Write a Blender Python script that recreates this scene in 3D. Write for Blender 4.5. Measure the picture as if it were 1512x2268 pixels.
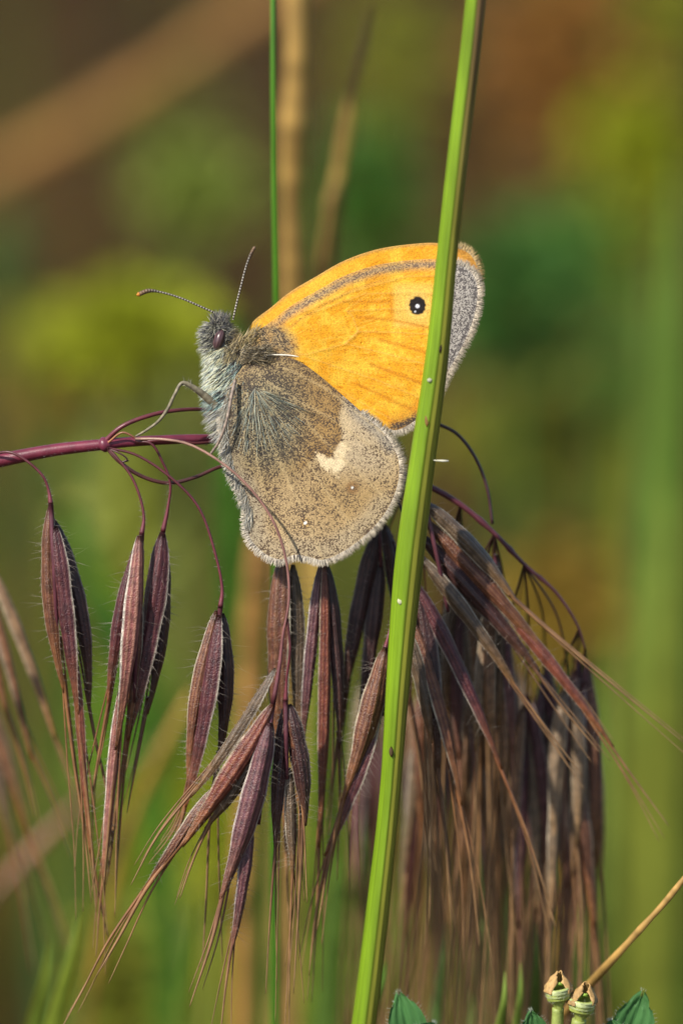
import bpy, math, random
import numpy as np
from mathutils import Vector, Matrix

# ------------------------------------------------------------------ scene, camera, light
scene = bpy.context.scene
for o in list(bpy.data.objects):
    bpy.data.objects.remove(o)
col = scene.collection
random.seed(7)
rng = np.random.default_rng(7)

S = 0.360                       # metres from lens to the plane of sharp focus
PITCH = math.radians(12)        # looking a little down into the meadow
Z0 = 0.200                      # height of the picture centre above the soil
K = 0.067 / 2268                # metres per photograph pixel in the plane of focus
FWD = Vector((0, math.cos(PITCH), -math.sin(PITCH)))
UP = Vector((0, math.sin(PITCH), math.cos(PITCH)))
RIGHT = Vector((1, 0, 0))
CENTRE = Vector((0, 0, Z0))
CAMPOS = CENTRE - FWD * S

cam_data = bpy.data.cameras.new("camera")
cam = bpy.data.objects.new("camera", cam_data)
col.objects.link(cam)
cam.location = CAMPOS
cam.rotation_euler = (math.pi / 2 - PITCH, 0, 0)
cam_data.sensor_fit = 'VERTICAL'
cam_data.sensor_height = 36
cam_data.sensor_width = 24
cam_data.lens = 36 * S / 0.067
cam_data.clip_start = 0.01
cam_data.clip_end = 500
cam_data.dof.use_dof = True
cam_data.dof.focus_distance = S - 0.0008
cam_data.dof.aperture_fstop = 18
scene.camera = cam

SUN_DIR = Vector((-0.52, -0.52, 0.72)).normalized()
world = bpy.data.worlds.new("World")
scene.world = world
world.use_nodes = True
wn = world.node_tree
wn.nodes.clear()
wo = wn.nodes.new("ShaderNodeOutputWorld")
wb = wn.nodes.new("ShaderNodeBackground")
ws = wn.nodes.new("ShaderNodeTexSky")
ws.sky_type = 'NISHITA'
ws.sun_disc = False
ws.sun_elevation = math.asin(SUN_DIR.z)
ws.sun_rotation = math.atan2(SUN_DIR.x, SUN_DIR.y)
wb.inputs["Strength"].default_value = 0.115
wn.links.new(ws.outputs[0], wb.inputs[0])
wn.links.new(wb.outputs[0], wo.inputs[0])

sun_data = bpy.data.lights.new("sun", 'SUN')
sun_data.energy = 4.5
sun_data.angle = math.radians(1.5)
sun_data.color = (1.0, 0.94, 0.84)
sun = bpy.data.objects.new("sun", sun_data)
col.objects.link(sun)
sun.rotation_euler = (-SUN_DIR).to_track_quat('-Z', 'Y').to_euler()

scene.view_settings.view_transform = 'Standard'
scene.view_settings.look = 'None'
scene.view_settings.gamma = 1
scene.view_settings.exposure = 0.40
scene.view_settings.use_curve_mapping = False
scene.render.engine = 'CYCLES'
scene.cycles.use_denoising = True
scene.cycles.max_bounces = 6
scene.cycles.transparent_max_bounces = 8

# ------------------------------------------------------------------ helpers
def P(px, py, d=0.0):
    """Point in the world: photograph pixel at d millimetres behind the plane of focus."""
    dd = d * 0.001
    f = K * (S + dd) / S
    return CENTRE + RIGHT * ((px - 756) * f) + UP * ((1134 - py) * f) + FWD * dd

def sc(d):
    return K * (S + d * 0.001) / S

class MB:
    def __init__(self):
        self.v, self.f, self.c, self.n = [], [], [], 0

    def grid(self, pts, cols, closed=False, flip=False):
        """pts: rows x cols x 3 array"""
        R, M = pts.shape[0], pts.shape[1]
        b = self.n
        self.v.append(pts.reshape(-1, 3))
        self.c.append(np.broadcast_to(np.asarray(cols, float), (R, M, 3)).reshape(-1, 3))
        mm = M if closed else M - 1
        i = np.arange(R - 1)[:, None] * M
        j = np.arange(mm)[None, :]
        j2 = (j + 1) % M
        q = np.stack([b + i + j, b + i + j2, b + i + M + j2, b + i + M + j], -1).reshape(-1, 4)
        self.f.append(q)
        self.n += R * M

    def tube(self, path, radii, colour, m=8, flat=1.0, end=True):
        path = np.asarray([tuple(p) for p in path], float)
        n = len(path)
        radii = np.broadcast_to(np.asarray(radii, float), (n,))
        colour = np.asarray(colour, float)
        if colour.ndim == 1:
            colour = np.broadcast_to(colour, (n, 3))
        t = np.gradient(path, axis=0)
        t /= np.linalg.norm(t, axis=1)[:, None] + 1e-12
        f = np.array(FWD)
        s = np.cross(t, f)
        ln = np.linalg.norm(s, axis=1)[:, None]
        s = np.where(ln > 0.15, s / (ln + 1e-9), np.array(RIGHT))
        u = np.cross(s, t)
        a = np.linspace(0, 2 * np.pi, m, endpoint=False)
        pts = path[:, None] + radii[:, None, None] * (np.cos(a)[None, :, None] * s[:, None] + flat * np.sin(a)[None, :, None] * u[:, None])
        self.grid(pts, colour[:, None, :], closed=True)
        if end:
            for k in (0, n - 1):
                b = self.n
                self.v.append(path[k:k + 1]); self.c.append(colour[k:k + 1]); self.n += 1
                base = b - n * m if k == 0 else b - 1 - m
                base = (b - n * m) if k == 0 else (b - 1 - n * m) + (n - 1) * m
                idx = np.arange(m)
                self.f.append(np.stack([base + idx, base + (idx + 1) % m, np.full(m, b), np.full(m, b)], -1))

    def hair(self, p, d, length, r, colour, bend=(0, 0, 0), tipc=None):
        """thin tapered three-sided hair"""
        p = np.array(p, float); d = np.array(d, float); d /= np.linalg.norm(d) + 1e-12
        bend = np.array(bend, float)
        a = np.cross(d, (0.31, 0.52, 0.79)); a /= np.linalg.norm(a) + 1e-12
        b = np.cross(d, a)
        rows = []
        for t, w in ((0, 1), (0.5, 0.8), (1, 0.12)):
            c = p + d * length * t + bend * length * t * t
            rows.append([c + r * w * (math.cos(x) * a + math.sin(x) * b) for x in (0, 2.094, 4.189)])
        cc = np.array([colour, colour, tipc if tipc is not None else colour], float)
        self.grid(np.array(rows), cc[:, None, :], closed=True)

    def build(self, name, mat, parent=None, base=None, smooth=True):
        v = np.concatenate(self.v); c = np.concatenate(self.c); f = np.concatenate(self.f)
        if base is None:
            base = Vector((0, 0, 0))
        v = v - np.array(base)
        tri = f[:, 2] == f[:, 3]
        faces = [tuple(q) for q in f[~tri]] + [tuple(q[:3]) for q in f[tri]]
        me = bpy.data.meshes.new(name)
        me.from_pydata(v.tolist(), [], faces)
        at = me.color_attributes.new("Col", 'FLOAT_COLOR', 'POINT')
        cc = np.ones((len(v), 4)); cc[:, :3] = np.clip(c, 0, 1)
        at.data.foreach_set("color", cc.ravel())
        if smooth:
            me.polygons.foreach_set("use_smooth", [True] * len(me.polygons))
        me.materials.append(mat)
        me.update()
        o = bpy.data.objects.new(name, me)
        col.objects.link(o)
        if parent is not None:
            o.parent = parent
        return o

def thing(name, base, label, cat, group=None):
    o = bpy.data.objects.new(name, None)
    o.empty_display_size = 0.005
    col.objects.link(o)
    o.location = base
    return tag(o, label, cat, group)

def tag(o, label=None, cat=None, group=None, kind=None):
    if label: o["label"] = label
    if cat: o["category"] = cat
    if group: o["group"] = group
    if kind: o["kind"] = kind
    return o

def smooth_path(pts, n=40):
    """centripetal Catmull-Rom through points (tuples of any length)"""
    p = np.asarray([tuple(q) for q in pts], float)
    if len(p) == 2:
        t = np.linspace(0, 1, n)[:, None]
        return p[0] * (1 - t) + p[1] * t
    q = np.vstack([2 * p[0] - p[1], p, 2 * p[-1] - p[-2]])
    kn = np.r_[0, np.cumsum(np.maximum(np.linalg.norm(np.diff(q[:, :3], axis=0), axis=1), 1e-9) ** 0.5)]
    seg = len(p) - 1
    out = []
    for x in np.linspace(0, seg, n):
        i = min(int(x), seg - 1)
        a, b, c, d = q[i], q[i + 1], q[i + 2], q[i + 3]
        t0, t1, t2, t3 = kn[i], kn[i + 1], kn[i + 2], kn[i + 3]
        t = t1 + (t2 - t1) * (x - i)
        A1 = ((t1 - t) * a + (t - t0) * b) / (t1 - t0)
        A2 = ((t2 - t) * b + (t - t1) * c) / (t2 - t1)
        A3 = ((t3 - t) * c + (t - t2) * d) / (t3 - t2)
        B1 = ((t2 - t) * A1 + (t - t0) * A2) / (t2 - t0)
        B2 = ((t3 - t) * A2 + (t - t1) * A3) / (t3 - t1)
        out.append(((t2 - t) * B1 + (t - t1) * B2) / (t2 - t1))
    return np.array(out)

def world_path(pts, n=40):
    """pts of (px, py, d) -> smooth world path"""
    return np.array([tuple(P(*q)) for q in smooth_path(pts, n)])

# ------------------------------------------------------------------ materials
def attr_mat(name, rough=0.6, spec=0.4, bump_size=0.0002, bump=0.4, bump_h=0.00003, var=0.25, var_size=0.001, trans=0.0, stretch=None):
    m = bpy.data.materials.new(name)
    m.use_nodes = True
    nt = m.node_tree
    nt.nodes.clear()
    N = nt.nodes.new; L = nt.links.new
    out = N("ShaderNodeOutputMaterial")
    bs = N("ShaderNodeBsdfPrincipled")
    at = N("ShaderNodeAttribute"); at.attribute_name = "Col"
    tc = N("ShaderNodeTexCoord")
    src = tc.outputs["Object"]
    if stretch:
        mp = N("ShaderNodeMapping"); mp.inputs["Scale"].default_value = stretch
        L(src, mp.inputs[0]); src = mp.outputs[0]
    nz = N("ShaderNodeTexNoise"); nz.inputs["Scale"].default_value = 1 / var_size; nz.inputs["Detail"].default_value = 4
    L(src, nz.inputs["Vector"])
    mr = N("ShaderNodeMapRange"); mr.inputs["From Min"].default_value = 0.3; mr.inputs["From Max"].default_value = 0.7
    mr.inputs["To Min"].default_value = 1 - var; mr.inputs["To Max"].default_value = 1 + var
    L(nz.outputs["Fac"], mr.inputs["Value"])
    mx = N("ShaderNodeVectorMath"); mx.operation = 'SCALE'
    L(at.outputs["Color"], mx.inputs[0]); L(mr.outputs[0], mx.inputs["Scale"])
    L(mx.outputs[0], bs.inputs["Base Color"])
    bs.inputs["Roughness"].default_value = rough
    bs.inputs["Specular IOR Level"].default_value = spec
    if bump > 0:
        n2 = N("ShaderNodeTexNoise"); n2.inputs["Scale"].default_value = 1 / bump_size; n2.inputs["Detail"].default_value = 3
        L(src, n2.inputs["Vector"])
        bp = N("ShaderNodeBump"); bp.inputs["Strength"].default_value = bump; bp.inputs["Distance"].default_value = bump_h
        L(n2.outputs["Fac"], bp.inputs["Height"]); L(bp.outputs[0], bs.inputs["Normal"])
    last = bs.outputs[0]
    if trans > 0:
        tr = N("ShaderNodeBsdfTranslucent")
        L(mx.outputs[0], tr.inputs["Color"])
        ms = N("ShaderNodeMixShader"); ms.inputs[0].default_value = trans
        L(last, ms.inputs[1]); L(tr.outputs[0], ms.inputs[2]); last = ms.outputs[0]
    L(last, out.inputs[0])
    return m

M_LEMMA = attr_mat("lemma_husk", 0.36, 0.55, 0.00010, 1.0, 0.00007, 0.4, 0.0005)
M_AWN = attr_mat("awn_fibre", 0.45, 0.5, 0.0002, 0.3, 0.00002, 0.3, 0.0012)
M_STALK = attr_mat("purple_stalk", 0.4, 0.5, 0.0001, 0.5, 0.00003, 0.25, 0.0008)
M_HAIR = attr_mat("fine_hair", 0.5, 0.4, bump=0, var=0.1, trans=0.35)
M_FUR = attr_mat("insect_fur", 0.55, 0.35, bump=0, var=0.15, var_size=0.0003)
M_CHITIN = attr_mat("insect_cuticle", 0.5, 0.4, 0.00008, 0.5, 0.00002, 0.3, 0.0002)
M_EYE = attr_mat("insect_eye", 0.3, 0.5, 0.00006, 0.3, 0.00001, 0.1, 0.0003)
M_GREEN = attr_mat("green_stem", 0.38, 0.5, 0.00014, 0.5, 0.00003, 0.22, 0.0009, trans=0.08, stretch=(1, 1, 0.12))
M_LEAF = attr_mat("leaf_blade", 0.55, 0.2, 0.0004, 0.3, 0.00005, 0.25, 0.003, trans=0.35)
M_DRY = attr_mat("dry_straw", 0.6, 0.35, 0.0004, 0.4, 0.00005, 0.25, 0.004, trans=0.1)
M_POD = attr_mat("pod_skin", 0.5, 0.4, 0.00015, 0.6, 0.00004, 0.25, 0.0006, trans=0.1)

def wing_mat(name, sz=0.00012):
    m = bpy.data.materials.new(name)
    m.use_nodes = True
    nt = m.node_tree; nt.nodes.clear()
    N = nt.nodes.new; L = nt.links.new
    out = N("ShaderNodeOutputMaterial"); bs = N("ShaderNodeBsdfPrincipled")
    li = N("ShaderNodeAttribute"); li.attribute_name = "Col"
    dk = N("ShaderNodeAttribute"); dk.attribute_name = "Dark"
    tc = N("ShaderNodeTexCoord")
    wz = N("ShaderNodeTexNoise"); wz.inputs["Scale"].default_value = 6000; wz.inputs["Detail"].default_value = 2
    L(tc.outputs["Object"], wz.inputs["Vector"])
    wv = N("ShaderNodeVectorMath"); wv.operation = 'MULTIPLY_ADD'
    wv.inputs[1].default_value = (0.00008,) * 3
    L(wz.outputs["Color"], wv.inputs[0]); L(tc.outputs["Object"], wv.inputs[2])
    def vor(s):
        v = N("ShaderNodeTexVoronoi"); v.inputs["Scale"].default_value = 1 / s
        L(wv.outputs[0], v.inputs["Vector"]); return v
    v1 = vor(sz); v2 = vor(sz * 0.62)
    s1 = N("ShaderNodeSeparateColor"); L(v1.outputs["Color"], s1.inputs[0])
    s2 = N("ShaderNodeSeparateColor"); L(v2.outputs["Color"], s2.inputs[0])
    avg = N("ShaderNodeMix"); avg.inputs[0].default_value = 0.35
    L(s1.outputs[0], avg.inputs[2]); L(s2.outputs[0], avg.inputs[3])
    # light scale where the cell's number lies above the dark share
    sub = N("ShaderNodeMath"); sub.operation = 'SUBTRACT'; L(avg.outputs[0], sub.inputs[0]); L(dk.outputs["Fac"], sub.inputs[1])
    st = N("ShaderNodeMapRange"); st.interpolation_type = 'SMOOTHSTEP'
    st.inputs["From Min"].default_value = -0.11; st.inputs["From Max"].default_value = 0.11
    L(sub.outputs[0], st.inputs["Value"])
    vr = N("ShaderNodeMapRange"); vr.inputs["To Min"].default_value = 0.72; vr.inputs["To Max"].default_value = 1.32
    L(s2.outputs[1], vr.inputs["Value"])
    lv = N("ShaderNodeVectorMath"); lv.operation = 'SCALE'; L(li.outputs["Color"], lv.inputs[0]); L(vr.outputs[0], lv.inputs["Scale"])
    da = N("ShaderNodeAttribute"); da.attribute_name = "DCol"
    mix = N("ShaderNodeMix"); mix.data_type = 'RGBA'
    L(st.outputs[0], mix.inputs[0]); L(da.outputs["Color"], mix.inputs[6]); L(lv.outputs[0], mix.inputs[7])
    L(mix.outputs[2], bs.inputs["Base Color"])
    bs.inputs["Roughness"].default_value = 0.65
    bs.inputs["Specular IOR Level"].default_value = 0.25
    bp = N("ShaderNodeBump"); bp.inputs["Strength"].default_value = 0.55; bp.inputs["Distance"].default_value = 0.00004
    L(s1.outputs[2], bp.inputs["Height"]); L(bp.outputs[0], bs.inputs["Normal"])
    tr = N("ShaderNodeBsdfTranslucent"); L(mix.outputs[2], tr.inputs["Color"])
    ms = N("ShaderNodeMixShader"); ms.inputs[0].default_value = 0.12
    L(bs.outputs[0], ms.inputs[1]); L(tr.outputs[0], ms.inputs[2]); L(ms.outputs[0], out.inputs[0])
    return m

M_WING = wing_mat("wing_scales", 0.000078)

# ------------------------------------------------------------------ ground
def ground_material():
    m = bpy.data.materials.new("meadow_soil")
    m.use_nodes = True
    nt = m.node_tree
    bs = nt.nodes["Principled BSDF"]; N = nt.nodes.new; L = nt.links.new
    tc = N("ShaderNodeTexCoord")
    n1 = N("ShaderNodeTexNoise"); n1.inputs["Scale"].default_value = 9; n1.inputs["Detail"].default_value = 6
    n2 = N("ShaderNodeTexNoise"); n2.inputs["Scale"].default_value = 160; n2.inputs["Detail"].default_value = 5
    L(tc.outputs["Object"], n1.inputs["Vector"]); L(tc.outputs["Object"], n2.inputs["Vector"])
    r1 = N("ShaderNodeValToRGB")
    e = r1.color_ramp.elements
    e[0].position = 0.35; e[0].color = (0.026, 0.013, 0.005, 1)
    e[1].position = 0.68; e[1].color = (0.085, 0.044, 0.014, 1)
    L(n1.outputs["Fac"], r1.inputs[0])
    mr = N("ShaderNodeMapRange"); mr.inputs["To Min"].default_value = 0.5; mr.inputs["To Max"].default_value = 1.5
    L(n2.outputs["Fac"], mr.inputs["Value"])
    sv = N("ShaderNodeVectorMath"); sv.operation = 'SCALE'
    L(r1.outputs[0], sv.inputs[0]); L(mr.outputs[0], sv.inputs["Scale"]); L(sv.outputs[0], bs.inputs["Base Color"])
    bs.inputs["Roughness"].default_value = 0.95
    bs.inputs["Specular IOR Level"].default_value = 0.05
    bp = N("ShaderNodeBump"); bp.inputs["Distance"].default_value = 0.01; L(n2.outputs["Fac"], bp.inputs["Height"]); L(bp.outputs[0], bs.inputs["Normal"])
    return m

def make_ground():
    mb = MB()
    # fine lumpy soil near by, running out flat to the horizon
    xs = np.concatenate([[-150, -40, -10], np.linspace(-3, 3, 61), [10, 40, 150]])
    ys = np.concatenate([[-150, -40, -10], np.linspace(-2, 5, 71), [12, 40, 150]])
    X, Y = np.meshgrid(xs, ys)
    Z = 0.006 * np.sin(X * 9.1 + 1.3 * np.sin(Y * 5.2)) + 0.006 * np.sin(Y * 8.3 + X * 4.1)
    Z = Z * (np.abs(X) < 3.01) * (np.abs(Y - 1.5) < 3.51)
    mb.grid(np.stack([X, Y, Z - 0.012], -1), (0.1, 0.06, 0.03))
    o = mb.build("ground", ground_material())
    tag(o, kind="structure")
make_ground()

# ------------------------------------------------------------------ grass and weeds of the background
def blade_points(root, tip, width, bend=0.0, n=10, face=None):
    root = np.array(root, float); tip = np.array(tip, float)
    mid = (root + tip) / 2 + np.array([bend, 0, np.linalg.norm(tip - root) * 0.06])
    t = np.linspace(0, 1, n)[:, None]
    c = (1 - t) ** 2 * root + 2 * t * (1 - t) * mid + t * t * tip
    tan = np.gradient(c, axis=0); tan /= np.linalg.norm(tan, axis=1)[:, None]
    face = np.array(FWD) if face is None else face
    s = np.cross(tan, face); s /= np.linalg.norm(s, axis=1)[:, None] + 1e-9
    u = np.cross(s, tan)
    w = width * 0.5 * np.clip(np.minimum(1.0, (1 - t) ** 0.55 * 1.15) * (0.7 + 0.6 * t * (1 - t) * 2), 0.03, 1)
    return np.stack([c - s * w + u * w * 0.35, c, c + s * w + u * w * 0.35], 1)

def make_meadow():
    mb = MB()
    r = random.Random(11)
    greens = [(0.15, 0.21, 0.015), (0.08, 0.15, 0.02), (0.23, 0.23, 0.025), (0.29, 0.19, 0.05), (0.20, 0.11, 0.035), (0.06, 0.13, 0.035)]
    for i in range(15000):
        y = 0.38 + 3.6 * r.random() ** 1.5
        x = (r.random() - 0.5) * (1.2 + 0.9 * y)
        patch = math.sin(x * 13 + 2 * math.sin(y * 7)) + math.sin(y * 11 + 1.7 * x)
        if y > 0.85 and r.random() < min(.86, (y - .85) * 2.2):
            continue
        if patch < -0.2 and r.random() < 0.82:
            continue
        h = r.uniform(0.02, 0.075) * (1 + 0.25 * y)
        a = r.uniform(0, 6.28)
        lean = h * r.uniform(0.1, 0.7)
        g = greens[r.choices(range(6), (5, 4, 4, 2.5, 2.5, 3))[0]]
        k = r.uniform(0.7, 1.3)
        th = r.uniform(0, 6.28)
        pts = blade_points((x, y, -0.016), (x + lean * math.cos(a), y + lean * math.sin(a), h), r.uniform(0.002, 0.005), 0, 4,
                           face=np.array((math.cos(th), math.sin(th), 0.2)))
        mb.grid(pts, tuple(c * k for c in g))
    o = mb.build("meadow_grass", M_LEAF)
    tag(o, "short green and straw coloured meadow grass covering the soil behind", "grass", kind="stuff")
make_meadow()

def ground_under(p):
    return Vector((p[0], p[1], -0.02))

def weed(px, py, d, rx, ry, colour, n, label, seed, leaf=0.3):
    """leafy plant: stem from the soil and a loose cloud of ovate leaves"""
    r = random.Random(seed)
    c = P(px, py, d)
    base = ground_under((c.x + r.uniform(-.01, .01), c.y, 0))
    t = thing("leafy_weed", base, label, "weed", "leafy weeds in the meadow behind")
    RX = rx * sc(d); RZ = ry * sc(d)
    st = MB(); fo = MB()
    top = c + Vector((0, 0, RZ * 0.6))
    path = smooth_path([base, base.lerp(c, 0.5) + Vector((r.uniform(-.004, .004), 0, 0)), c, top], 14)
    st.tube(path, np.linspace(0.0016, 0.0006, 14), np.array(colour) * 0.8, 6)
    for i in range(n):
        # leaves spread through the volume
        while True:
            q = Vector((r.uniform(-1, 1), r.uniform(-1, 1), r.uniform(-1, 1)))
            if q.length < 1: break
        p = c + Vector((q.x * RX, q.y * RX, q.z * RZ))
        out = Vector((q.x, q.y, q.z * 0.4 + 0.25)).normalized()
        L = min(RX, RZ) * leaf * r.uniform(0.7, 1.5)
        side = out.cross(Vector((r.uniform(-1, 1), r.uniform(-1, 1), 1))).normalized()
        k = r.uniform(0.65, 1.35)
        cc = np.array(colour) * k
        rows = []
        for tt, w in ((0, .08), (.25, .8), (.55, 1), (.8, .6), (1, .03)):
            ctr = p + out * (L * (tt - 0.3)) - Vector((0, 0, 1)) * (L * 0.3 * tt * tt)
            sw = side * (L * 0.34 * w)
            up = out.cross(side) * (L * 0.08 * w)
            rows.append([ctr - sw + up, ctr, ctr + sw + up])
        fo.grid(np.array([[tuple(b) for b in a] for a in rows]), cc)
        if i % 4 == 0:
            k = r.uniform(0.3, 0.9)
            hub = base.lerp(top, max(0.2, min(1, (p.z - base.z) / max(1e-5, top.z - base.z))))
            st.tube(smooth_path([hub, hub.lerp(p, 0.5) + Vector((0, 0, RZ * .05)), p], 5), 0.0004, np.array(colour) * 0.8, 4)
    st.build("stem", M_LEAF, t, base)
    fo.build("foliage", M_LEAF, t, base)
    return t

def reed(name, label, cat, pts, width, colour, mat=None, group=None, root=True, flat=0.6, tip_taper=0.4, m=8, colour2=None, pointed=False):
    """stem or blade following pixels (px,py,d), continued down to the soil"""
    mb = MB()
    w = [tuple(P(*q)) for q in pts]
    if root:
        last = Vector(w[-1]); prev = Vector(w[-2])
        dirn = (last - prev); 
        g = Vector((last.x + max(-0.05, min(0.05, dirn.x / max(1e-6, abs(dirn.z)) * last.z * 0.5)), last.y, -0.02))
        w += [tuple(last.lerp(g, 0.5)), tuple(g)]
    n = 60
    path = smooth_path(w, n)
    base = Vector(path[-1])
    t = thing(name, base, label, cat, group)
    r = np.linspace(tip_taper, 1, n) ** 0.7 * width * 0.5
    if pointed:      # drawn out to a fine tip
        al = np.r_[0, np.cumsum(np.linalg.norm(np.diff(path, axis=0), axis=1))]
        r = np.maximum(r, width * .42) * np.clip(al / (width * 7), .02, 1) ** .7
    c1 = np.array(colour); c2 = np.array(colour2 if colour2 else colour)
    k = np.linspace(0, 1, n)[:, None]
    if mat is M_DRY:      # withered: uneven girth and colour
        q = np.random.default_rng(len(label))
        wob = np.interp(np.arange(n), np.arange(0, n + 3, 3), 1 + .11 * q.standard_normal(len(np.arange(0, n + 3, 3))))
        r = r * np.clip(wob, .7, 1.35)
        tint = np.clip(1 + .2 * q.standard_normal((n, 1)), .6, 1.4)
        mb.tube(path, r, (c1 * (1 - k) + c2 * k) * tint, m, flat)
    else:
        mb.tube(path, r, c1 * (1 - k) + c2 * k, m, flat)
    mb.build("stalk", mat or M_LEAF, t, base)
    return t, base

G = (0.085, 0.17, 0.02); YG = (0.22, 0.24, 0.02); TEAL = (0.035, 0.10, 0.04); OL = (0.16, 0.16, 0.03)
PALE = (0.19, 0.24, 0.07); TAN = (0.36, 0.22, 0.06); BRN = (0.22, 0.12, 0.04); DKB = (0.10, 0.05, 0.025)
weeds = [
    (440, 420, 330, 95, 90, (0.20, 0.28, 0.08), 70, "pale green leafy weed level with the butterfly's antennae, far behind"),
    (380, 270, 480, 120, 80, (0.13, 0.12, 0.05), 60, "dull olive weed beyond the leaning dry stalk"),
    (300, 730, 260, 150, 85, YG, 90, "yellow green leafy weed behind the butterfly's head"),
    (120, 770, 300, 90, 80, OL, 50, "olive weed beside the yellow green leafy weed"),
    (330, 1080, 280, 110, 120, (0.22, 0.30, 0.10), 70, "light green weed behind the hanging purple spikelets"),
    (190, 1030, 300, 60, 60, TEAL, 40, "small dark teal weed under the purple stalk"),
    (15, 590, 330, 45, 110, (0.06, 0.12, 0.06), 40, "narrow grey green weed below the leaning dry stalk"),
    (820, 430, 330, 90, 130, (0.05, 0.12, 0.03), 70, "dark green weed behind the top of the orange wing"),
    (890, 130, 420, 80, 130, OL, 50, "tall olive weed between the tan stalk and the green stem"),
    (1140, 640, 300, 110, 130, (0.05, 0.115, 0.04), 80, "dark bluish green weed right behind the wing tip"),
    (1260, 560, 380, 110, 90, (0.06, 0.13, 0.03), 60, "mid green weed beyond the wing tip"),
    (1420, 340, 400, 100, 120, YG, 60, "bright yellow green weed in front of the brown litter"),
    (1460, 60, 450, 80, 110, (0.20, 0.20, 0.03), 50, "tall yellowish weed above the brown litter"),
    (1150, 960, 320, 140, 90, (0.17, 0.16, 0.035), 60, "olive green weed behind the arching purple pedicels"),
    (1390, 800, 340, 80, 120, (0.07, 0.13, 0.04), 50, "soft green weed among the broad grass blades"),
    (480, 1830, 190, 80, 150, YG, 60, "bright yellow green weed under the lowest spikelets"),
    (330, 1650, 240, 90, 130, G, 60, "deep green weed behind the awns of the pale pinkish spikelet"),
    (1440, 1990, 220, 70, 90, TEAL, 50, "dark green weed behind the slanting straw"),
    (1480, 2160, 230, 90, 80, (0.22, 0.26, 0.06), 50, "pale yellowish weed below the slanting straw"),
    (700, 2050, 200, 120, 140, (0.10, 0.15, 0.03), 60, "low green weed behind the long brown awns"),
    (250, 2150, 170, 90, 110, OL, 50, "low olive weed by the green foreground blades"),
    (1060, 330, 420, 50, 120, DKB, 40, "withered dark brown weed behind the green stem"),
    (1230, 1330, 300, 110, 110, (0.24, 0.14, 0.04), 60, "withered orange brown weed behind the drooping panicle"),
    (90, 900, 350, 70, 70, BRN, 40, "withered brown weed above the purple stalk"),
    (1250, 130, 420, 130, 150, (0.20, 0.09, 0.035), 60, "withered reddish brown weed far behind the green stem"),
]
for i, w_ in enumerate(weeds):
    weed(*w_[:3], w_[3] * 1.4, w_[4] * 1.35, (min(.4, w_[5][0] * 1.75), min(.42, w_[5][1] * 1.85), w_[5][2] * 1.0), int(w_[6] * 3.6), w_[7], seed=100 + i, leaf=.36)

# stalks standing behind
reed("grass_plant", "slim bright green grass stalk behind the butterfly's antennae", "grass plant",
     [(585, -900, 3), (604, -120, 9), (605, 150, 10), (608, 420, 12), (612, 640, 14), (614, 900, 17), (612, 1300, 22)], 0.0006, (0.07, 0.20, 0.015), M_GREEN, flat=1)
reed("dried_plant", "straight tan dry stalk next to the slim green stalk", "dry plant",
     [(690, -800, 42), (660, -150, 48), (656, 150, 50), (646, 420, 54), (650, 640, 58), (640, 950, 66)], 0.0020, TAN, M_DRY, flat=.8, tip_taper=.9)
reed("dried_plant", "narrow tan dry grass blade leaning behind the top of the wing", "dry plant",
     [(822, 20, 55), (790, 170, 55), (755, 350, 57), (735, 480, 58), (722, 650, 60)], 0.0016, (0.32, 0.21, 0.05), M_DRY, flat=.3, tip_taper=.2)
reed("dried_plant", "thick tan dry stalk leaning across the dark soil", "dry plant",
     [(760, -120, 330), (560, 20, 330), (300, 200, 325), (0, 380, 320), (-300, 560, 315), (-800, 1000, 305)], 0.0044, (0.29, 0.145, 0.035), M_DRY, flat=.6, tip_taper=.5)
reed("grass_plant", "broad vivid green grass blade behind the hindwing", "grass plant",
     [(512, 700, 110), (515, 1000, 110), (520, 1250, 112), (540, 1500, 115)], 0.0034, (0.06, 0.17, 0.015), flat=.25, tip_taper=.35)
reed("dried_plant", "short orange tan dry stalk under the hindwing", "dry plant",
     [(572, 1180, 75), (562, 1300, 76), (552, 1450, 78), (545, 1700, 80)], 0.0017, (0.36, 0.18, 0.05), M_DRY, tip_taper=.8)
reed("grass_plant", "slanting green grass blade crossing behind the spikelet awns", "grass plant",
     [(150, 1130, 130), (220, 1290, 130), (300, 1480, 132), (340, 1700, 135)], 0.0030, (0.07, 0.19, 0.02), flat=.25, tip_taper=.4)
reed("dried_plant", "thin ochre dry stalk slanting under the purple spikelets", "dry plant",
     [(430, 1530, 70), (370, 1640, 70), (310, 1770, 72), (250, 1950, 74)], 0.0009, (0.34, 0.20, 0.03), M_DRY, tip_taper=.6)
for k, (x0, x1, x2, wd, d, c, top) in enumerate([
    (1500, 1488, 1475, 0.0062, 170, (0.13, 0.23, 0.03), 330), (1440, 1432, 1420, 0.0046, 190, (0.15, 0.22, 0.035), 560),
    (1480, 1470, 1455, 0.0040, 120, (0.20, 0.23, 0.03), 1050), (1405, 1400, 1390, 0.0034, 140, (0.20, 0.23, 0.03), 1180),
    (1350, 1345, 1335, 0.0030, 110, (0.15, 0.20, 0.03), 1400), (1310, 1330, 1340, 0.0026, 60, (0.10, 0.17, 0.02), 1750)]):
    lab = ["very broad green grass blade beyond the drooping panicle", "green grass blade beside the very broad blade", "yellowish grass blade in front of the very broad blade",
           "slim yellowish grass blade nearest the drooping panicle", "short olive grass blade behind the panicle's outermost spikelet", "low green grass blade behind the curled seed pods"][k]
    reed("grass_plant", lab, "grass plant", [(x0, top, d), (x0 - 3, top + 350, d), (x1, top + 800, d + 3), (x2, 2300, d + 6)], wd, c, flat=.25, tip_taper=.3, pointed=True)

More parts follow.
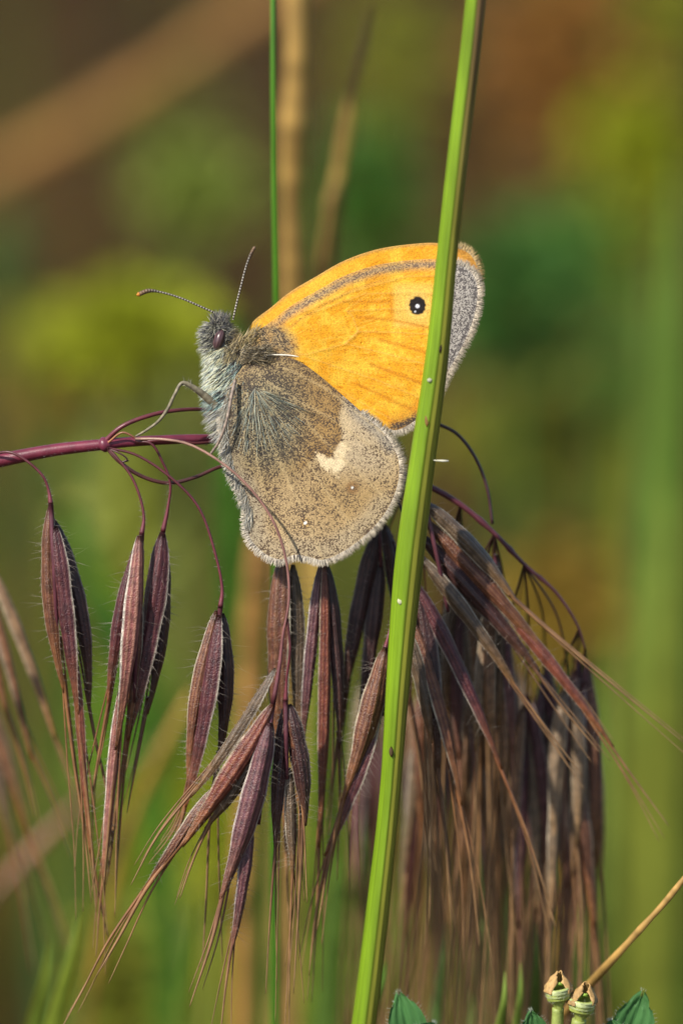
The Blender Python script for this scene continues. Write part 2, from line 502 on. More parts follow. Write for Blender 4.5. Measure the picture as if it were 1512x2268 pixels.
# ------------------------------------------------------------------ brome grass
PAL = {  # between nerves, nerve ridges, membranous margin, tip
    'purple': ((0.050, 0.010, 0.020), (0.125, 0.038, 0.042), (0.30, 0.25, 0.24), (0.17, 0.058, 0.024)),
    'brown': ((0.095, 0.028, 0.022), (0.20, 0.088, 0.050), (0.36, 0.30, 0.26), (0.20, 0.08, 0.03)),
    'pink': ((0.20, 0.055, 0.065), (0.34, 0.16, 0.13), (0.60, 0.52, 0.52), (0.22, 0.085, 0.04)),
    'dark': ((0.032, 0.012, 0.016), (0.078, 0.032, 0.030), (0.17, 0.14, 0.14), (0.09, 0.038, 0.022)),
    'lilac': ((0.080, 0.024, 0.042), (0.17, 0.072, 0.078), (0.38, 0.32, 0.33), (0.17, 0.07, 0.045)),
    'grey': ((0.075, 0.047, 0.034), (0.155, 0.10, 0.072), (0.32, 0.27, 0.25), (0.20, 0.095, 0.04)),
    'soft': ((0.14, 0.088, 0.062), (0.24, 0.16, 0.115), (0.38, 0.31, 0.27), (0.26, 0.14, 0.065)),
    'tawny': ((0.16, 0.072, 0.045), (0.25, 0.14, 0.085), (0.34, 0.27, 0.22), (0.28, 0.13, 0.05)),
    'red': ((0.135, 0.028, 0.028), (0.23, 0.078, 0.044), (0.32, 0.23, 0.19), (0.22, 0.088, 0.034)),
}
def lemma_mesh(p0, p1, W, bow, pal, roll=0.0, rings=30, m=44, tipw=0.17, ctrl_d=-0.25, twist=0.0, wob=0.0):
    """boat-shaped ribbed husk from p0 to p1, both (px,py,d); width W px, sideways bow in px"""
    a = Vector(P(*p0)); b = Vector(P(*p1))
    ax = (b - a); L = ax.length; ax.normalize()
    view = (a - CAMPOS).normalized()
    side = ax.cross(view).normalized()         # lies in the picture plane
    nrm = side.cross(ax).normalized()
    if nrm.dot(view) > 0: nrm = -nrm
    k = sc((p0[2] + p1[2]) / 2)
    # keep 'bow' positive = to the picture's right
    sgn = 1 if side.dot(RIGHT) > 0 else -1
    mid = (a + b) / 2 + side * (bow * k * 2 * sgn) + nrm * (L * 0.03)
    t = np.linspace(0, 1, rings)
    prof = (t + 0.02) ** 0.66 * (1.001 - t) ** 1.12
    prof = prof / prof.max() * (1 - .12 * t) + tipw * t ** 1.5
    A, B, C = np.array(a), np.array(mid), np.array(b)
    tt = t[:, None]
    c = (1 - tt) ** 2 * A + 2 * tt * (1 - tt) * B + tt * tt * C
    tan = np.gradient(c, axis=0); tan /= np.linalg.norm(tan, axis=1)[:, None]
    sd = np.cross(tan, np.array(view)); sd /= np.linalg.norm(sd, axis=1)[:, None]
    nn = np.cross(sd, tan); 
    if nn[0].dot(np.array(view)) > 0: nn = -nn
    prof = prof * (1 + .06 * np.sin(t * 11 + wob) + .035 * np.sin(t * 27 + 2 * wob))
    ra = (roll + twist * (t - .4))[:, None]
    cr, sr = np.cos(ra), np.sin(ra)
    sd, nn = sd * cr + nn * sr, nn * cr - sd * sr
    ph = np.linspace(0, 2 * np.pi, m, endpoint=False)
    half = W * 0.5 * k
    front = np.sin(ph) > 0
    rib = 1 + 0.12 * np.cos(ph * 14) * front
    xr = np.cos(ph) * half
    yr = np.where(front, (1 - np.abs(np.cos(ph)) ** 1.25) * 0.85, -np.abs(np.sin(ph)) * 0.28) * half * rib
    pts = c[:, None] + prof[:, None, None] * (xr[None, :, None] * sd[:, None] + yr[None, :, None] * nn[:, None])
    base, ridge, marg, tip = [np.array(x) * np.array((1, 1.04, .86)) for x in PAL[pal]]
    rr = (0.5 + 0.5 * np.cos(ph * 14)) ** 1.5
    mg = np.clip((np.abs(np.cos(ph)) - 0.86) / 0.10, 0, 1)
    cc = base[None] * (1 - rr[:, None]) + ridge[None] * rr[:, None]
    cc = cc * (1 - mg[:, None]) + marg[None] * mg[:, None]
    kt = np.clip((t - 0.62) / 0.38, 0, 1)[:, None, None]
    cols = cc[None] * (1 - kt) + tip[None, None] * kt
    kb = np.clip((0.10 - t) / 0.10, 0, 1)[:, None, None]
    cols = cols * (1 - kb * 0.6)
    mb = MB(); mb.grid(pts, cols, closed=True)
    # cap both ends
    for kk in (0, rings - 1):
        b0 = mb.n
        mb.v.append(c[kk:kk + 1]); mb.c.append(cols[kk, :1]); mb.n += 1
        i = np.arange(m)
        mb.f.append(np.stack([kk * m + i, kk * m + (i + 1) % m, np.full(m, b0), np.full(m, b0)], -1))
    return mb, pts, tan, sd, nn

AWN_A = np.array((0.20, 0.08, 0.03)); AWN_B = np.array((0.27, 0.16, 0.07))
def awn_tube(mb, pts, w0=7.0, w1=1.2, n=26, ca=AWN_A, cb=AWN_B):
    path = world_path(pts, n)
    k = sc(pts[0][2])
    r = np.linspace(1, 0, n) ** 0.8 * (w0 - w1) * 0.5 * k + w1 * 0.5 * k
    g = np.linspace(0, 1, n)[:, None]
    mb.tube(path, r, ca * (1 - g) + cb * g, 6)

HAIRC = (0.50, 0.44, 0.36)
def hang(d0, y0, y):
    """depth of a thing hanging straight down: lower = further from the tilted camera"""
    return d0 + (y - y0) * 0.0295 * math.tan(PITCH) * 0.75

def spikelet(plant, base, ped, lems, rnd, ped_w=(6, 12), ped_col=((0.075, 0.02, 0.022), (0.15, 0.028, 0.038)), hairs=44, rings=30, m=44, label=None, core=True):
    """ped: list of (px,py,d) of its stalk; lems: (x0,y0,x1,y1,W,bow,pal,ddepth,[awn pts]) in pixels"""
    end = ped[-1]
    n = 34
    if len(ped) > 3:      # small natural kinks
        ped = [ped[0]] + [(x + rnd.uniform(-2.2, 2.2), y + rnd.uniform(-2.2, 2.2), d) for x, y, d in ped[1:-1]] + [ped[-1]]
    path = world_path(ped, n); k = sc(end[2])
    g = np.linspace(0, 1, n)
    r = (ped_w[0] + (ped_w[1] - ped_w[0]) * np.clip((g - 0.75) / 0.25, 0, 1) ** 1.3) * 0.5 * k
    mb = MB()
    # the spikelet's own axis, on which the husks sit
    y_end = max(l[1] for l in lems)
    mx = sum(l[0] for l in lems) / len(lems)
    axis = world_path([end, ((end[0] + mx) / 2, (end[1] + y_end) / 2 + 4, end[2] + 0.1), (mx, y_end + 25, hang(end[2], end[1], y_end + 25) + 0.2)], 12)
    mb.tube(axis, np.linspace(ped_w[1] * 0.5, 4, 12) * k, (0.10, 0.03, 0.04), 8)
    sp = mb.build("spikelet", M_STALK, plant, base)
    if label: sp["label"] = label
    pb = MB()
    cc = np.array(ped_col[0])[None] * (1 - g[:, None]) + np.array(ped_col[1])[None] * g[:, None]
    dk = np.exp(-((g - 1) / 0.03) ** 2)[:, None]
    pb.tube(path, r, cc * (1 - 0.7 * dk), 8)
    pb.build("pedicel", M_STALK, sp, Vector((0, 0, 0)) + base)
    hb = MB(); have = False
    # short bristles on the stalk
    for i in range(int(hairs * 1.2)):
        j = rnd.randrange(int(n * 0.55), n)
        s = rnd.choice((-1, 1))
        dirv = Vector((s, rnd.uniform(-.8, .3), rnd.uniform(-.6, .5)))
        hb.hair(path[j], dirv, rnd.uniform(6, 14) * k, 0.28 * k, HAIRC); have = True
    for (x0, y0, x1, y1, W, bow, pal, dd, awns) in lems:
        d0 = end[2] + dd + (y0 - end[1]) * 0.0295 * math.tan(PITCH) * .75
        x1, y1 = x0 + (x1 - x0) * 1.12, y0 + (y1 - y0) * 1.12
        d1 = hang(d0, y0, y1)
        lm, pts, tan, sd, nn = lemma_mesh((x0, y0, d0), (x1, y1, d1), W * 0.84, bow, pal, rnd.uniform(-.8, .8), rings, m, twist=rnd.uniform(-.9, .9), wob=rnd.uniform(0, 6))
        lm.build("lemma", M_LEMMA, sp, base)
        for aw in awns:
            if isinstance(aw, tuple) and len(aw) == 2 and not isinstance(aw[0], tuple):
                aw = [aw]
        if awns:
            ab = MB()
            ap = [(x1 + (x0 - x1) * 0.10, y1 + (y0 - y1) * 0.10, hang(d0, y0, y1) - .15)] + [(x, y, hang(d0, y0, y)) for x, y in awns]
            awn_tube(ab, ap, max(5.5, W * 0.19), 1.6, ca=np.array(PAL[pal][3]))
            # thinner bristles of the inner florets run down beside it
            for q_ in range(2 if hairs else 1):
                ox = rnd.uniform(-9, 9); sp_ = rnd.uniform(-16, 16); lg = rnd.uniform(.75, 1.25)
                bp_ = [(x0 + (x1 - x0) * .7 + ox * .4, y0 + (y1 - y0) * .7, hang(d0, y0, y0 + (y1 - y0) * .7) + .2)]
                bp_ += [(x + ox + sp_ * (k_ + 1), y1 + (y - y1) * lg, hang(d0, y0, y) + .25) for k_, (x, y) in enumerate(awns)]
                awn_tube(ab, bp_, max(4, W * .09), 1.1, ca=np.array(PAL[pal][3]))
            ab.build("awn", M_AWN, sp, base)
        for i in range(hairs):
            ri = rnd.randrange(2, rings - 2)
            mi = rnd.choice((0, 0, 1, m // 2, m // 2, m // 2 - 1, rnd.randrange(m // 2)))
            p = pts[ri, mi]
            o = sd[ri] * math.cos(2 * math.pi * mi / m) + nn[ri] * math.sin(2 * math.pi * mi / m) + tan[ri] * rnd.uniform(-.1, .7)
            hb.hair(p, o, rnd.uniform(16, 44) * k, 0.22 * k, HAIRC, bend=tuple(rnd.uniform(-.25, .25) for _ in range(3))); have = True
        for i in range(hairs * 4):      # close short down, thickest on the edges
            ri = rnd.randrange(1, rings - 3)
            mi = rnd.choice((0, 1, m - 1, m // 2, m // 2 - 1, m // 2 + 1, rnd.randrange(m // 2), rnd.randrange(m // 2)))
            an = 2 * math.pi * mi / m
            o = sd[ri] * math.cos(an) + nn[ri] * math.sin(an) + tan[ri] * rnd.uniform(.6, 1.8)
            hb.hair(pts[ri, mi], o, rnd.uniform(4, 9) * k, 0.3 * k, (0.42, 0.35, 0.30))
    if have:
        h = hb.build("hair", M_HAIR, sp, base)
        h["kind"] = "stuff"
    return sp

def make_brome():
    rnd = random.Random(5)
    base = Vector((-0.062, 0.012, -0.02))
    plant = thing("brome_plant", base, "drooping brome grass with purple stalk and hairy purple spikelets, carrying the butterfly", "grass plant", None)
    # culm rising from the soil on the left and arching in
    w = [tuple(base), (-0.060, 0.011, 0.06), (-0.052, 0.008, 0.14), (-0.042, 0.004, 0.186), tuple(P(-330, 1130, 1.2)), tuple(P(-120, 1045, .8))]
    w += [tuple(P(*q)) for q in [(0, 1020, .6), (120, 997, .4), (232, 984, .2)]]
    path = smooth_path(w, 70)
    mb = MB()
    rr = np.linspace(0.00075, 0.00036, 70)
    cg = np.array((0.10, 0.13, 0.03)); cp = np.array((0.15, 0.022, 0.040))
    g = np.clip(np.linspace(-0.6, 1.6, 70), 0, 1)[:, None]
    mb.tube(path, rr, cg * (1 - g) + cp * g, 12)
    for i in range(500):      # short down on the stalk
        j = rnd.randrange(36, 69); f = rnd.random()
        p_ = path[j] * (1 - f) + path[j + 1 if j < 69 else 69] * f
        an = rnd.uniform(0, 6.28)
        dv = np.array((rnd.uniform(.1, .6), 0, 0)) + math.cos(an) * np.array(UP) + math.sin(an) * np.array(FWD)
        mb.hair(p_ + dv * 0.0003, dv, rnd.uniform(4, 9) * K, .32 * K, (0.5, 0.42, 0.40))
    mb.build("culm", M_STALK, plant, base)
    # node
    nb = MB()
    nd = world_path([(222, 987, .2), (230, 985, .15), (238, 983, .15), (248, 981, .15)], 9)
    nb.tube(nd, np.array([.32, .42, .5, .52, .5, .46, .42, .38, .3]) * 0.001, (0.14, 0.025, 0.045), 12)
    nb.build("node", M_STALK, plant, base)
    # rachis behind the butterfly, out on the right
    rb = MB()
    rp = [(236, 983, .1), (330, 976, .5), (480, 972, 1.6), (640, 985, 3.2), (800, 1020, 4.0), (945, 1075, 4.2), (1020, 1118, 4.4), (1095, 1182, 4.6), (1160, 1250, 5), (1230, 1312, 5.5), (1278, 1385, 6), (1296, 1440, 6.5)]
    path = world_path(rp, 80)
    g = np.linspace(0, 1, 80)
    rr = (11.5 * (1 - g) ** 1.2 + 3.0) * K * 0.82
    for q in (0.60, 0.685, 0.775):
        rr = rr * (1 + 0.5 * np.exp(-((g - q) / 0.008) ** 2))
    rb.tube(path, rr, np.array((0.14, 0.02, 0.04))[None] * (1 - g[:, None]) + np.array((0.05, 0.022, 0.022))[None] * g[:, None], 10)
    rb.build("rachis", M_STALK, plant, base)
    def branch(pts, w0, w1, c0, c1):
        b = MB(); n = 40
        path = world_path(pts, n)
        g = np.linspace(0, 1, n)[:, None]
        b.tube(path, np.linspace(w0, w1, n) * 0.5 * K, np.array(c0) * (1 - g) + np.array(c1) * g, 8)
        b.build("branch", M_STALK, plant, base)
    RED = (0.13, 0.02, 0.03); MAR = (0.07, 0.022, 0.02); DP = (0.05, 0.022, 0.024)
    branch([(232, 978, 0), (270, 945, -.3), (340, 918, 0), (400, 908, .6), (460, 907, 1.4), (560, 920, 3)], 11, 7, RED, MAR)
    branch([(236, 990, 0), (260, 1018, -.2), (310, 1053, 0), (372, 1070, .4), (430, 1058, .8), (490, 1033, 1.4), (600, 1010, 3)], 9, 8, MAR, MAR)
    branch([(240, 980, -.3), (272, 958, -.6), (305, 972, -.6), (330, 976, -.3)], 5, 4, (0.3, .12, .05), MAR)
    branch([(238, 994, -.2), (262, 1002, -.5), (282, 1018, -.5), (270, 1024, -.4), (286, 1020, -.4)], 4, 3, MAR, DP)
    branch([(300, 980, -.2), (370, 975, -.3), (430, 982, .4), (480, 978, 1.4)], 9, 6, RED, MAR)
    branch([(900, 905, 4), (965, 937, 4), (1010, 960, 4), (1050, 1010, 4.1), (1078, 1080, 4.3), (1090, 1160, 4.5)], 8, 7, DP, DP)

    SB = [  # the sharp spikelets left of the green stem
        ([(-30, 1012, .4), (20, 1003, -.5), (60, 1018, -.7), (95, 1055, -.7), (110, 1090, -.6), (113, 1116, -.6)],
         [(118, 1150, 190, 1520, 48, 20, 'dark', .55, [(212, 1640), (238, 1760), (248, 1860)]),
          (113, 1118, 140, 1490, 46, -17, 'brown', .1, [(163, 1680), (188, 1850), (203, 2000)]),
          (165, 1430, 196, 1840, 26, 0, 'red', .1, [(215, 1960), (236, 2070)]),
          (122, 1165, 168, 1540, 60, 2, 'purple', -.25, [(186, 1700), (204, 1880), (214, 2020)])], "dark purple spikelet hanging from the reddish stalk, outermost from the butterfly"),
        ([(238, 990, -.2), (262, 1018, -.4), (294, 1056, -.5), (312, 1105, -.5), (317, 1150, -.5), (314, 1183, -.5)],
         [(308, 1195, 247, 1520, 42, -9, 'purple', .3, [(225, 1640), (206, 1760), (207, 1860)]),
          (305, 1250, 284, 1600, 38, 6, 'brown', .35, [(262, 1780), (240, 1940)]),
          (264, 1530, 232, 1910, 34, 0, 'pink', .1, [(220, 2020), (213, 2120)]),
          (309, 1186, 262, 1610, 62, 4, 'pink', -.3, [(244, 1800), (230, 1960)])], "pale pinkish spikelet lit along its husk"),
        ([(300, 978, -.3), (335, 982, -.5), (362, 1022, -.3), (376, 1068, -.1), (371, 1125, .1), (361, 1178, .2)],
         [(357, 1195, 330, 1540, 48, 16, 'dark', .4, [(300, 1700), (282, 1800)]),
          (360, 1180, 292, 1590, 66, 10, 'purple', 0, [(262, 1760), (236, 1960)])], "dark purple spikelet close beside the pale pinkish one"),
        ([(240, 992, -.3), (300, 1006, -.4), (380, 1056, -.5), (440, 1122, -.4), (475, 1222, -.3), (491, 1305, -.2), (488, 1345, -.2)],
         [(492, 1358, 484, 1660, 44, 12, 'dark', .4, [(466, 1800), (456, 2000), (448, 2150)]),
          (480, 1352, 424, 1710, 44, -13, 'brown', .15, [(404, 1800), (376, 1880)]),
          (487, 1362, 418, 1745, 60, 8, 'purple', -.3, [(398, 1830), (352, 1920)])], "purple spikelet on a long arched thread below the butterfly"),
        ([(300, 972, -1.4), (360, 974, -1.9), (420, 986, -2.1), (500, 1032, -2.5), (560, 1087, -2.6), (606, 1160, -2.6), (634, 1240, -2.5), (640, 1330, -2.4), (628, 1405, -2.2), (618, 1480, -2), (604, 1560, -1.9)],
         [(610, 1480, 442, 1735, 40, 8, 'grey', .4, [(350, 1850), (290, 1960)]),
          (600, 1600, 470, 1810, 42, 10, 'grey', .25, [(430, 1900), (398, 1990)]),
          (470, 1750, 325, 1960, 38, 0, 'brown', .2, [(240, 2085), (185, 2190), (130, 2290)]),
          (604, 1560, 425, 1840, 66, 4, 'red', -.05, [(330, 1960), (262, 2080), (215, 2160)]),
          (555, 1800, 518, 2070, 46, 4, 'lilac', .15, [(503, 2160), (488, 2290)]),
          (598, 1600, 500, 1950, 66, 8, 'lilac', -.4, [(470, 2080), (420, 2230)])], "large fanned spikelet whose stalk curves across the hindwing"),
        ([(636, 1370, -2.2), (642, 1440, -2), (636, 1500, -1.7), (632, 1552, -1.5)],
         [(634, 1560, 612, 1850, 42, -4, 'dark', .4, [(600, 2000), (588, 2200)]),
          (628, 1570, 660, 1700, 36, 6, 'brown', .1, [(672, 1820), (680, 2000)]),
          (640, 1560, 672, 1800, 52, 8, 'dark', .2, [(664, 1960), (650, 2200)]),
          (640, 1700, 648, 1920, 36, 0, 'grey', .5, [(642, 2080), (640, 2290)])], "dark spikelet tucked under the fanned spikelet"),
        ([(560, 1010, 3), (600, 1120, 2.4), (622, 1200, 2), (626, 1225, 1.9)],
         [(648, 1250, 656, 1620, 46, 6, 'grey', .35, [(664, 1760), (668, 1950)]),
          (626, 1226, 626, 1660, 74, -10, 'brown', 0, [(632, 1850), (640, 2060)])], "broad brown spikelet coming out from under the hindwing"),
        ([(640, 1000, 3), (690, 1120, 2.5), (712, 1200, 2.2), (717, 1240, 2.1)],
         [(722, 1248, 748, 1615, 42, 8, 'dark', .3, [(752, 1760), (746, 1950)]),
          (711, 1248, 671, 1645, 44, -4, 'lilac', .1, [(656, 1780), (650, 1900)]),
          (717, 1245, 708, 1810, 46, 5, 'red', -.1, [(702, 2000), (690, 2220)])], "three-pronged reddish spikelet under the hindwing's lowest edge"),
        ([(900, 1240, 3.2), (880, 1330, 2.6), (862, 1400, 1.6), (853, 1436, 1.2)],
         [(845, 1560, 733, 1860, 50, 6, 'purple', .3, [(704, 2000), (684, 2160)]),
          (853, 1436, 768, 1740, 62, 6, 'brown', -.1, [(730, 1900), (702, 2060)])], "sunlit brown spikelet touching the upright green stem"),
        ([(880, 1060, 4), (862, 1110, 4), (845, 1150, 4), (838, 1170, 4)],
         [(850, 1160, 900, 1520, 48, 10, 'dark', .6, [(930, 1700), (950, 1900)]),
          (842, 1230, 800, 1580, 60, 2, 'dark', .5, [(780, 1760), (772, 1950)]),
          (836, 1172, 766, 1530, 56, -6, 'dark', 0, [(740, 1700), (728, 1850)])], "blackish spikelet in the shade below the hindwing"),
    ]
    for ped, lems, lab in SB:
        pale = 'curves across' in lab
        spikelet(plant, base, ped, lems, rnd, label=lab, ped_col=((0.34, 0.20, 0.14), (0.14, 0.035, 0.045)) if pale else ((0.075, 0.02, 0.022), (0.15, 0.028, 0.038)))
    DPC = ((0.045, 0.02, 0.02), (0.05, 0.02, 0.022))
    SR = [  # right of the green stem, slanting across
        ([(880, 1040, 3.5), (905, 1080, 2.6), (930, 1105, 2.2), (940, 1116, 2.2)],
         [(938, 1112, 1125, 1315, 48, 10, 'grey', 0, [(1200, 1384), (1352, 1512), (1520, 1650)]),
          (938, 1150, 1190, 1430, 50, 5, 'brown', .4, [(1270, 1530), (1345, 1640)]),
          (1100, 1330, 1330, 1620, 34, 6, 'red', .5, [(1400, 1720), (1480, 1830)])]),
        ([(870, 1080, 3.8), (895, 1150, 3), (915, 1200, 2.6), (922, 1225, 2.5)],
         [(925, 1225, 1120, 1490, 42, 6, 'grey', .2, [(1200, 1600), (1290, 1720)]),
          (930, 1185, 1165, 1455, 54, 5, 'dark', .7, [(1240, 1560), (1330, 1670)]),
          (918, 1290, 1090, 1660, 46, 8, 'purple', 0, [(1168, 1850), (1232, 2060)])]),
        ([(870, 1200, 3.6), (895, 1280, 2.8), (905, 1340, 2.4), (910, 1370, 2.4)],
         [(925, 1310, 965, 1660, 60, 8, 'dark', .8, [(985, 1850), (1000, 2050)]),
          (912, 1370, 1010, 1740, 46, 8, 'brown', .3, [(1040, 1900), (1062, 2100)]),
          (905, 1400, 950, 1620, 40, 4, 'grey', 0, [(955, 1800), (950, 2050)])]),
    ]
    labs = ["long spikelet slanting away from the green stem with a straight pale awn", "greyish brown spikelet slanting under the long one", "brown spikelet hanging close along the green stem"]
    for (ped, lems), lab in zip(SR, labs):
        spikelet(plant, base, ped, lems, rnd, ped_col=DPC, hairs=14, label=lab)
    # the softer spikelets hanging from the tip of the panicle
    r2 = random.Random(21)
    soft = [(1018, 1120, 1027, 1200, 5, 9), (1092, 1180, 1096, 1230, 4.6, 6), (1085, 1175, 1060, 1330, 7, 11), (1160, 1250, 1164, 1540, 6, 12), (1165, 1255, 1255, 1500, 6, 10),
            (1170, 1262, 1205, 1470, 6.5, 15), (1284, 1395, 1276, 1460, 6, 13), (1294, 1435, 1296, 1470, 6.5, 11), (1100, 1190, 1120, 1420, 5, 17), (1020, 1122, 985, 1330, 5, 14),
            (1160, 1252, 1110, 1560, 6, 19), (1230, 1314, 1228, 1600, 6, 21), (960, 1085, 940, 1480, 5, 16), (1060, 1150, 1040, 1500, 5, 21), (940, 1073, 930, 1600, 5, 23), (1295, 1440, 1290, 1560, 6.5, 19),
            (1180, 1270, 1170, 1540, 5, 30), (900, 1056, 880, 1500, 4.5, 30), (985, 1098, 990, 1520, 4.5, 34), (1080, 1168, 1085, 1500, 4.6, 38), (1250, 1345, 1250, 1560, 6, 30), (840, 1034, 810, 1480, 4.4, 32), (1130, 1220, 1140, 1480, 5, 42), (1020, 1122, 1030, 1440, 5, 44)]
    pals = ['purple', 'lilac', 'soft', 'brown', 'lilac', 'soft', 'grey', 'tawny', 'soft']
    for i, (xa, ya, xb, yb, da, db) in enumerate(soft):
        xa, ya, da = min([(905, 1059, 4.1), (1019, 1119, 4.4), (1094, 1182, 4.6), (1160, 1250, 5), (1282, 1392, 6.1), (1295, 1438, 6.5)], key=lambda q: abs(q[0] - xa) + abs(q[1] - ya) * .5)
        xm = xa + (xb - xa) * 0.75 + r2.uniform(-6, 6)
        ped = [(xa, ya, da), (xm, ya + (yb - ya) * 0.45, (da + db) / 2), (xb, yb - 6, db), (xb, yb, db)]
        lems = []
        nl = r2.choice((4, 4, 5))
        for j in range(nl):
            sgn = (-1) ** j
            L = r2.uniform(290, 400)
            y0 = yb + j * r2.uniform(18, 40)
            x1 = xb + sgn * r2.uniform(8, 42) + r2.uniform(-8, 14)
            y1 = y0 + L
            W = r2.uniform(34, 50)
            pal = 'pink' if (i in (6, 15) and j % 2) else r2.choice(pals)
            aw = [(x1 + sgn * r2.uniform(0, 20), y1 + r2.uniform(150, 220)), (x1 + sgn * r2.uniform(0, 45) + r2.uniform(-20, 10), y1 + r2.uniform(450, 850))]
            lems.append((xb + sgn * 4, y0, x1, y1, W, sgn * r2.uniform(2, 14), pal, sgn * .4 + j * .15, aw))
        spikelet(plant, base, ped, lems, r2, ped_w=(5, 9), ped_col=DPC, hairs=0, rings=18, m=28)
    return plant
make_brome()

def make_second_brome():
    """neighbouring panicle just reaching in on the left, out of focus"""
    rnd = random.Random(9)
    base = Vector((-0.075, 0.05, -0.02))
    plant = thing("brome_plant", base, "out of focus reddish brome grass reaching in beside the outermost purple spikelet", "grass plant")
    w = [tuple(base), (-0.073, 0.045, 0.10), (-0.060, 0.035, 0.185), tuple(P(-380, 900, 26)), tuple(P(-260, 1000, 20))]
    path = smooth_path(w, 40)
    mb = MB(); mb.tube(path, np.linspace(0.0008, 0.0004, 40), (0.16, 0.06, 0.05), 8)
    mb.build("culm", M_STALK, plant, base)
    for (ped, lems) in [
        ([(-260, 1000, 20), (-120, 1080, 17), (-40, 1200, 14), (-20, 1240, 14)],
         [(-25, 1245, 110, 1600, 44, 6, 'tawny', 0, [(150, 1700), (200, 1850)]), (-40, 1260, 60, 1640, 40, 4, 'brown', .6, [(120, 1780), (160, 1900)]),
          (-60, 1280, 10, 1560, 44, 2, 'red', .8, [(60, 1720), (78, 1810)])]),
        ([(-260, 1000, 20), (-180, 1150, 30), (-90, 1400, 32), (-60, 1450, 32)],
         [(-70, 1460, 50, 1800, 44, 6, 'brown', 0, [(120, 1990), (170, 2150)]), (-70, 1480, 20, 1830, 50, 4, 'grey', .6, [(50, 1980), (75, 2160)])]),
        ([(-260, 1000, 20), (-300, 1300, 50), (-200, 1900, 80), (-60, 2050, 84), (-30, 2010, 84)],
         [(-30, 2000, 190, 1760, 36, 0, 'red', 0, [(290, 1690), (380, 1610)])])]:
        spikelet(plant, base, ped, lems, rnd, hairs=0, rings=18, m=14)
make_second_brome()

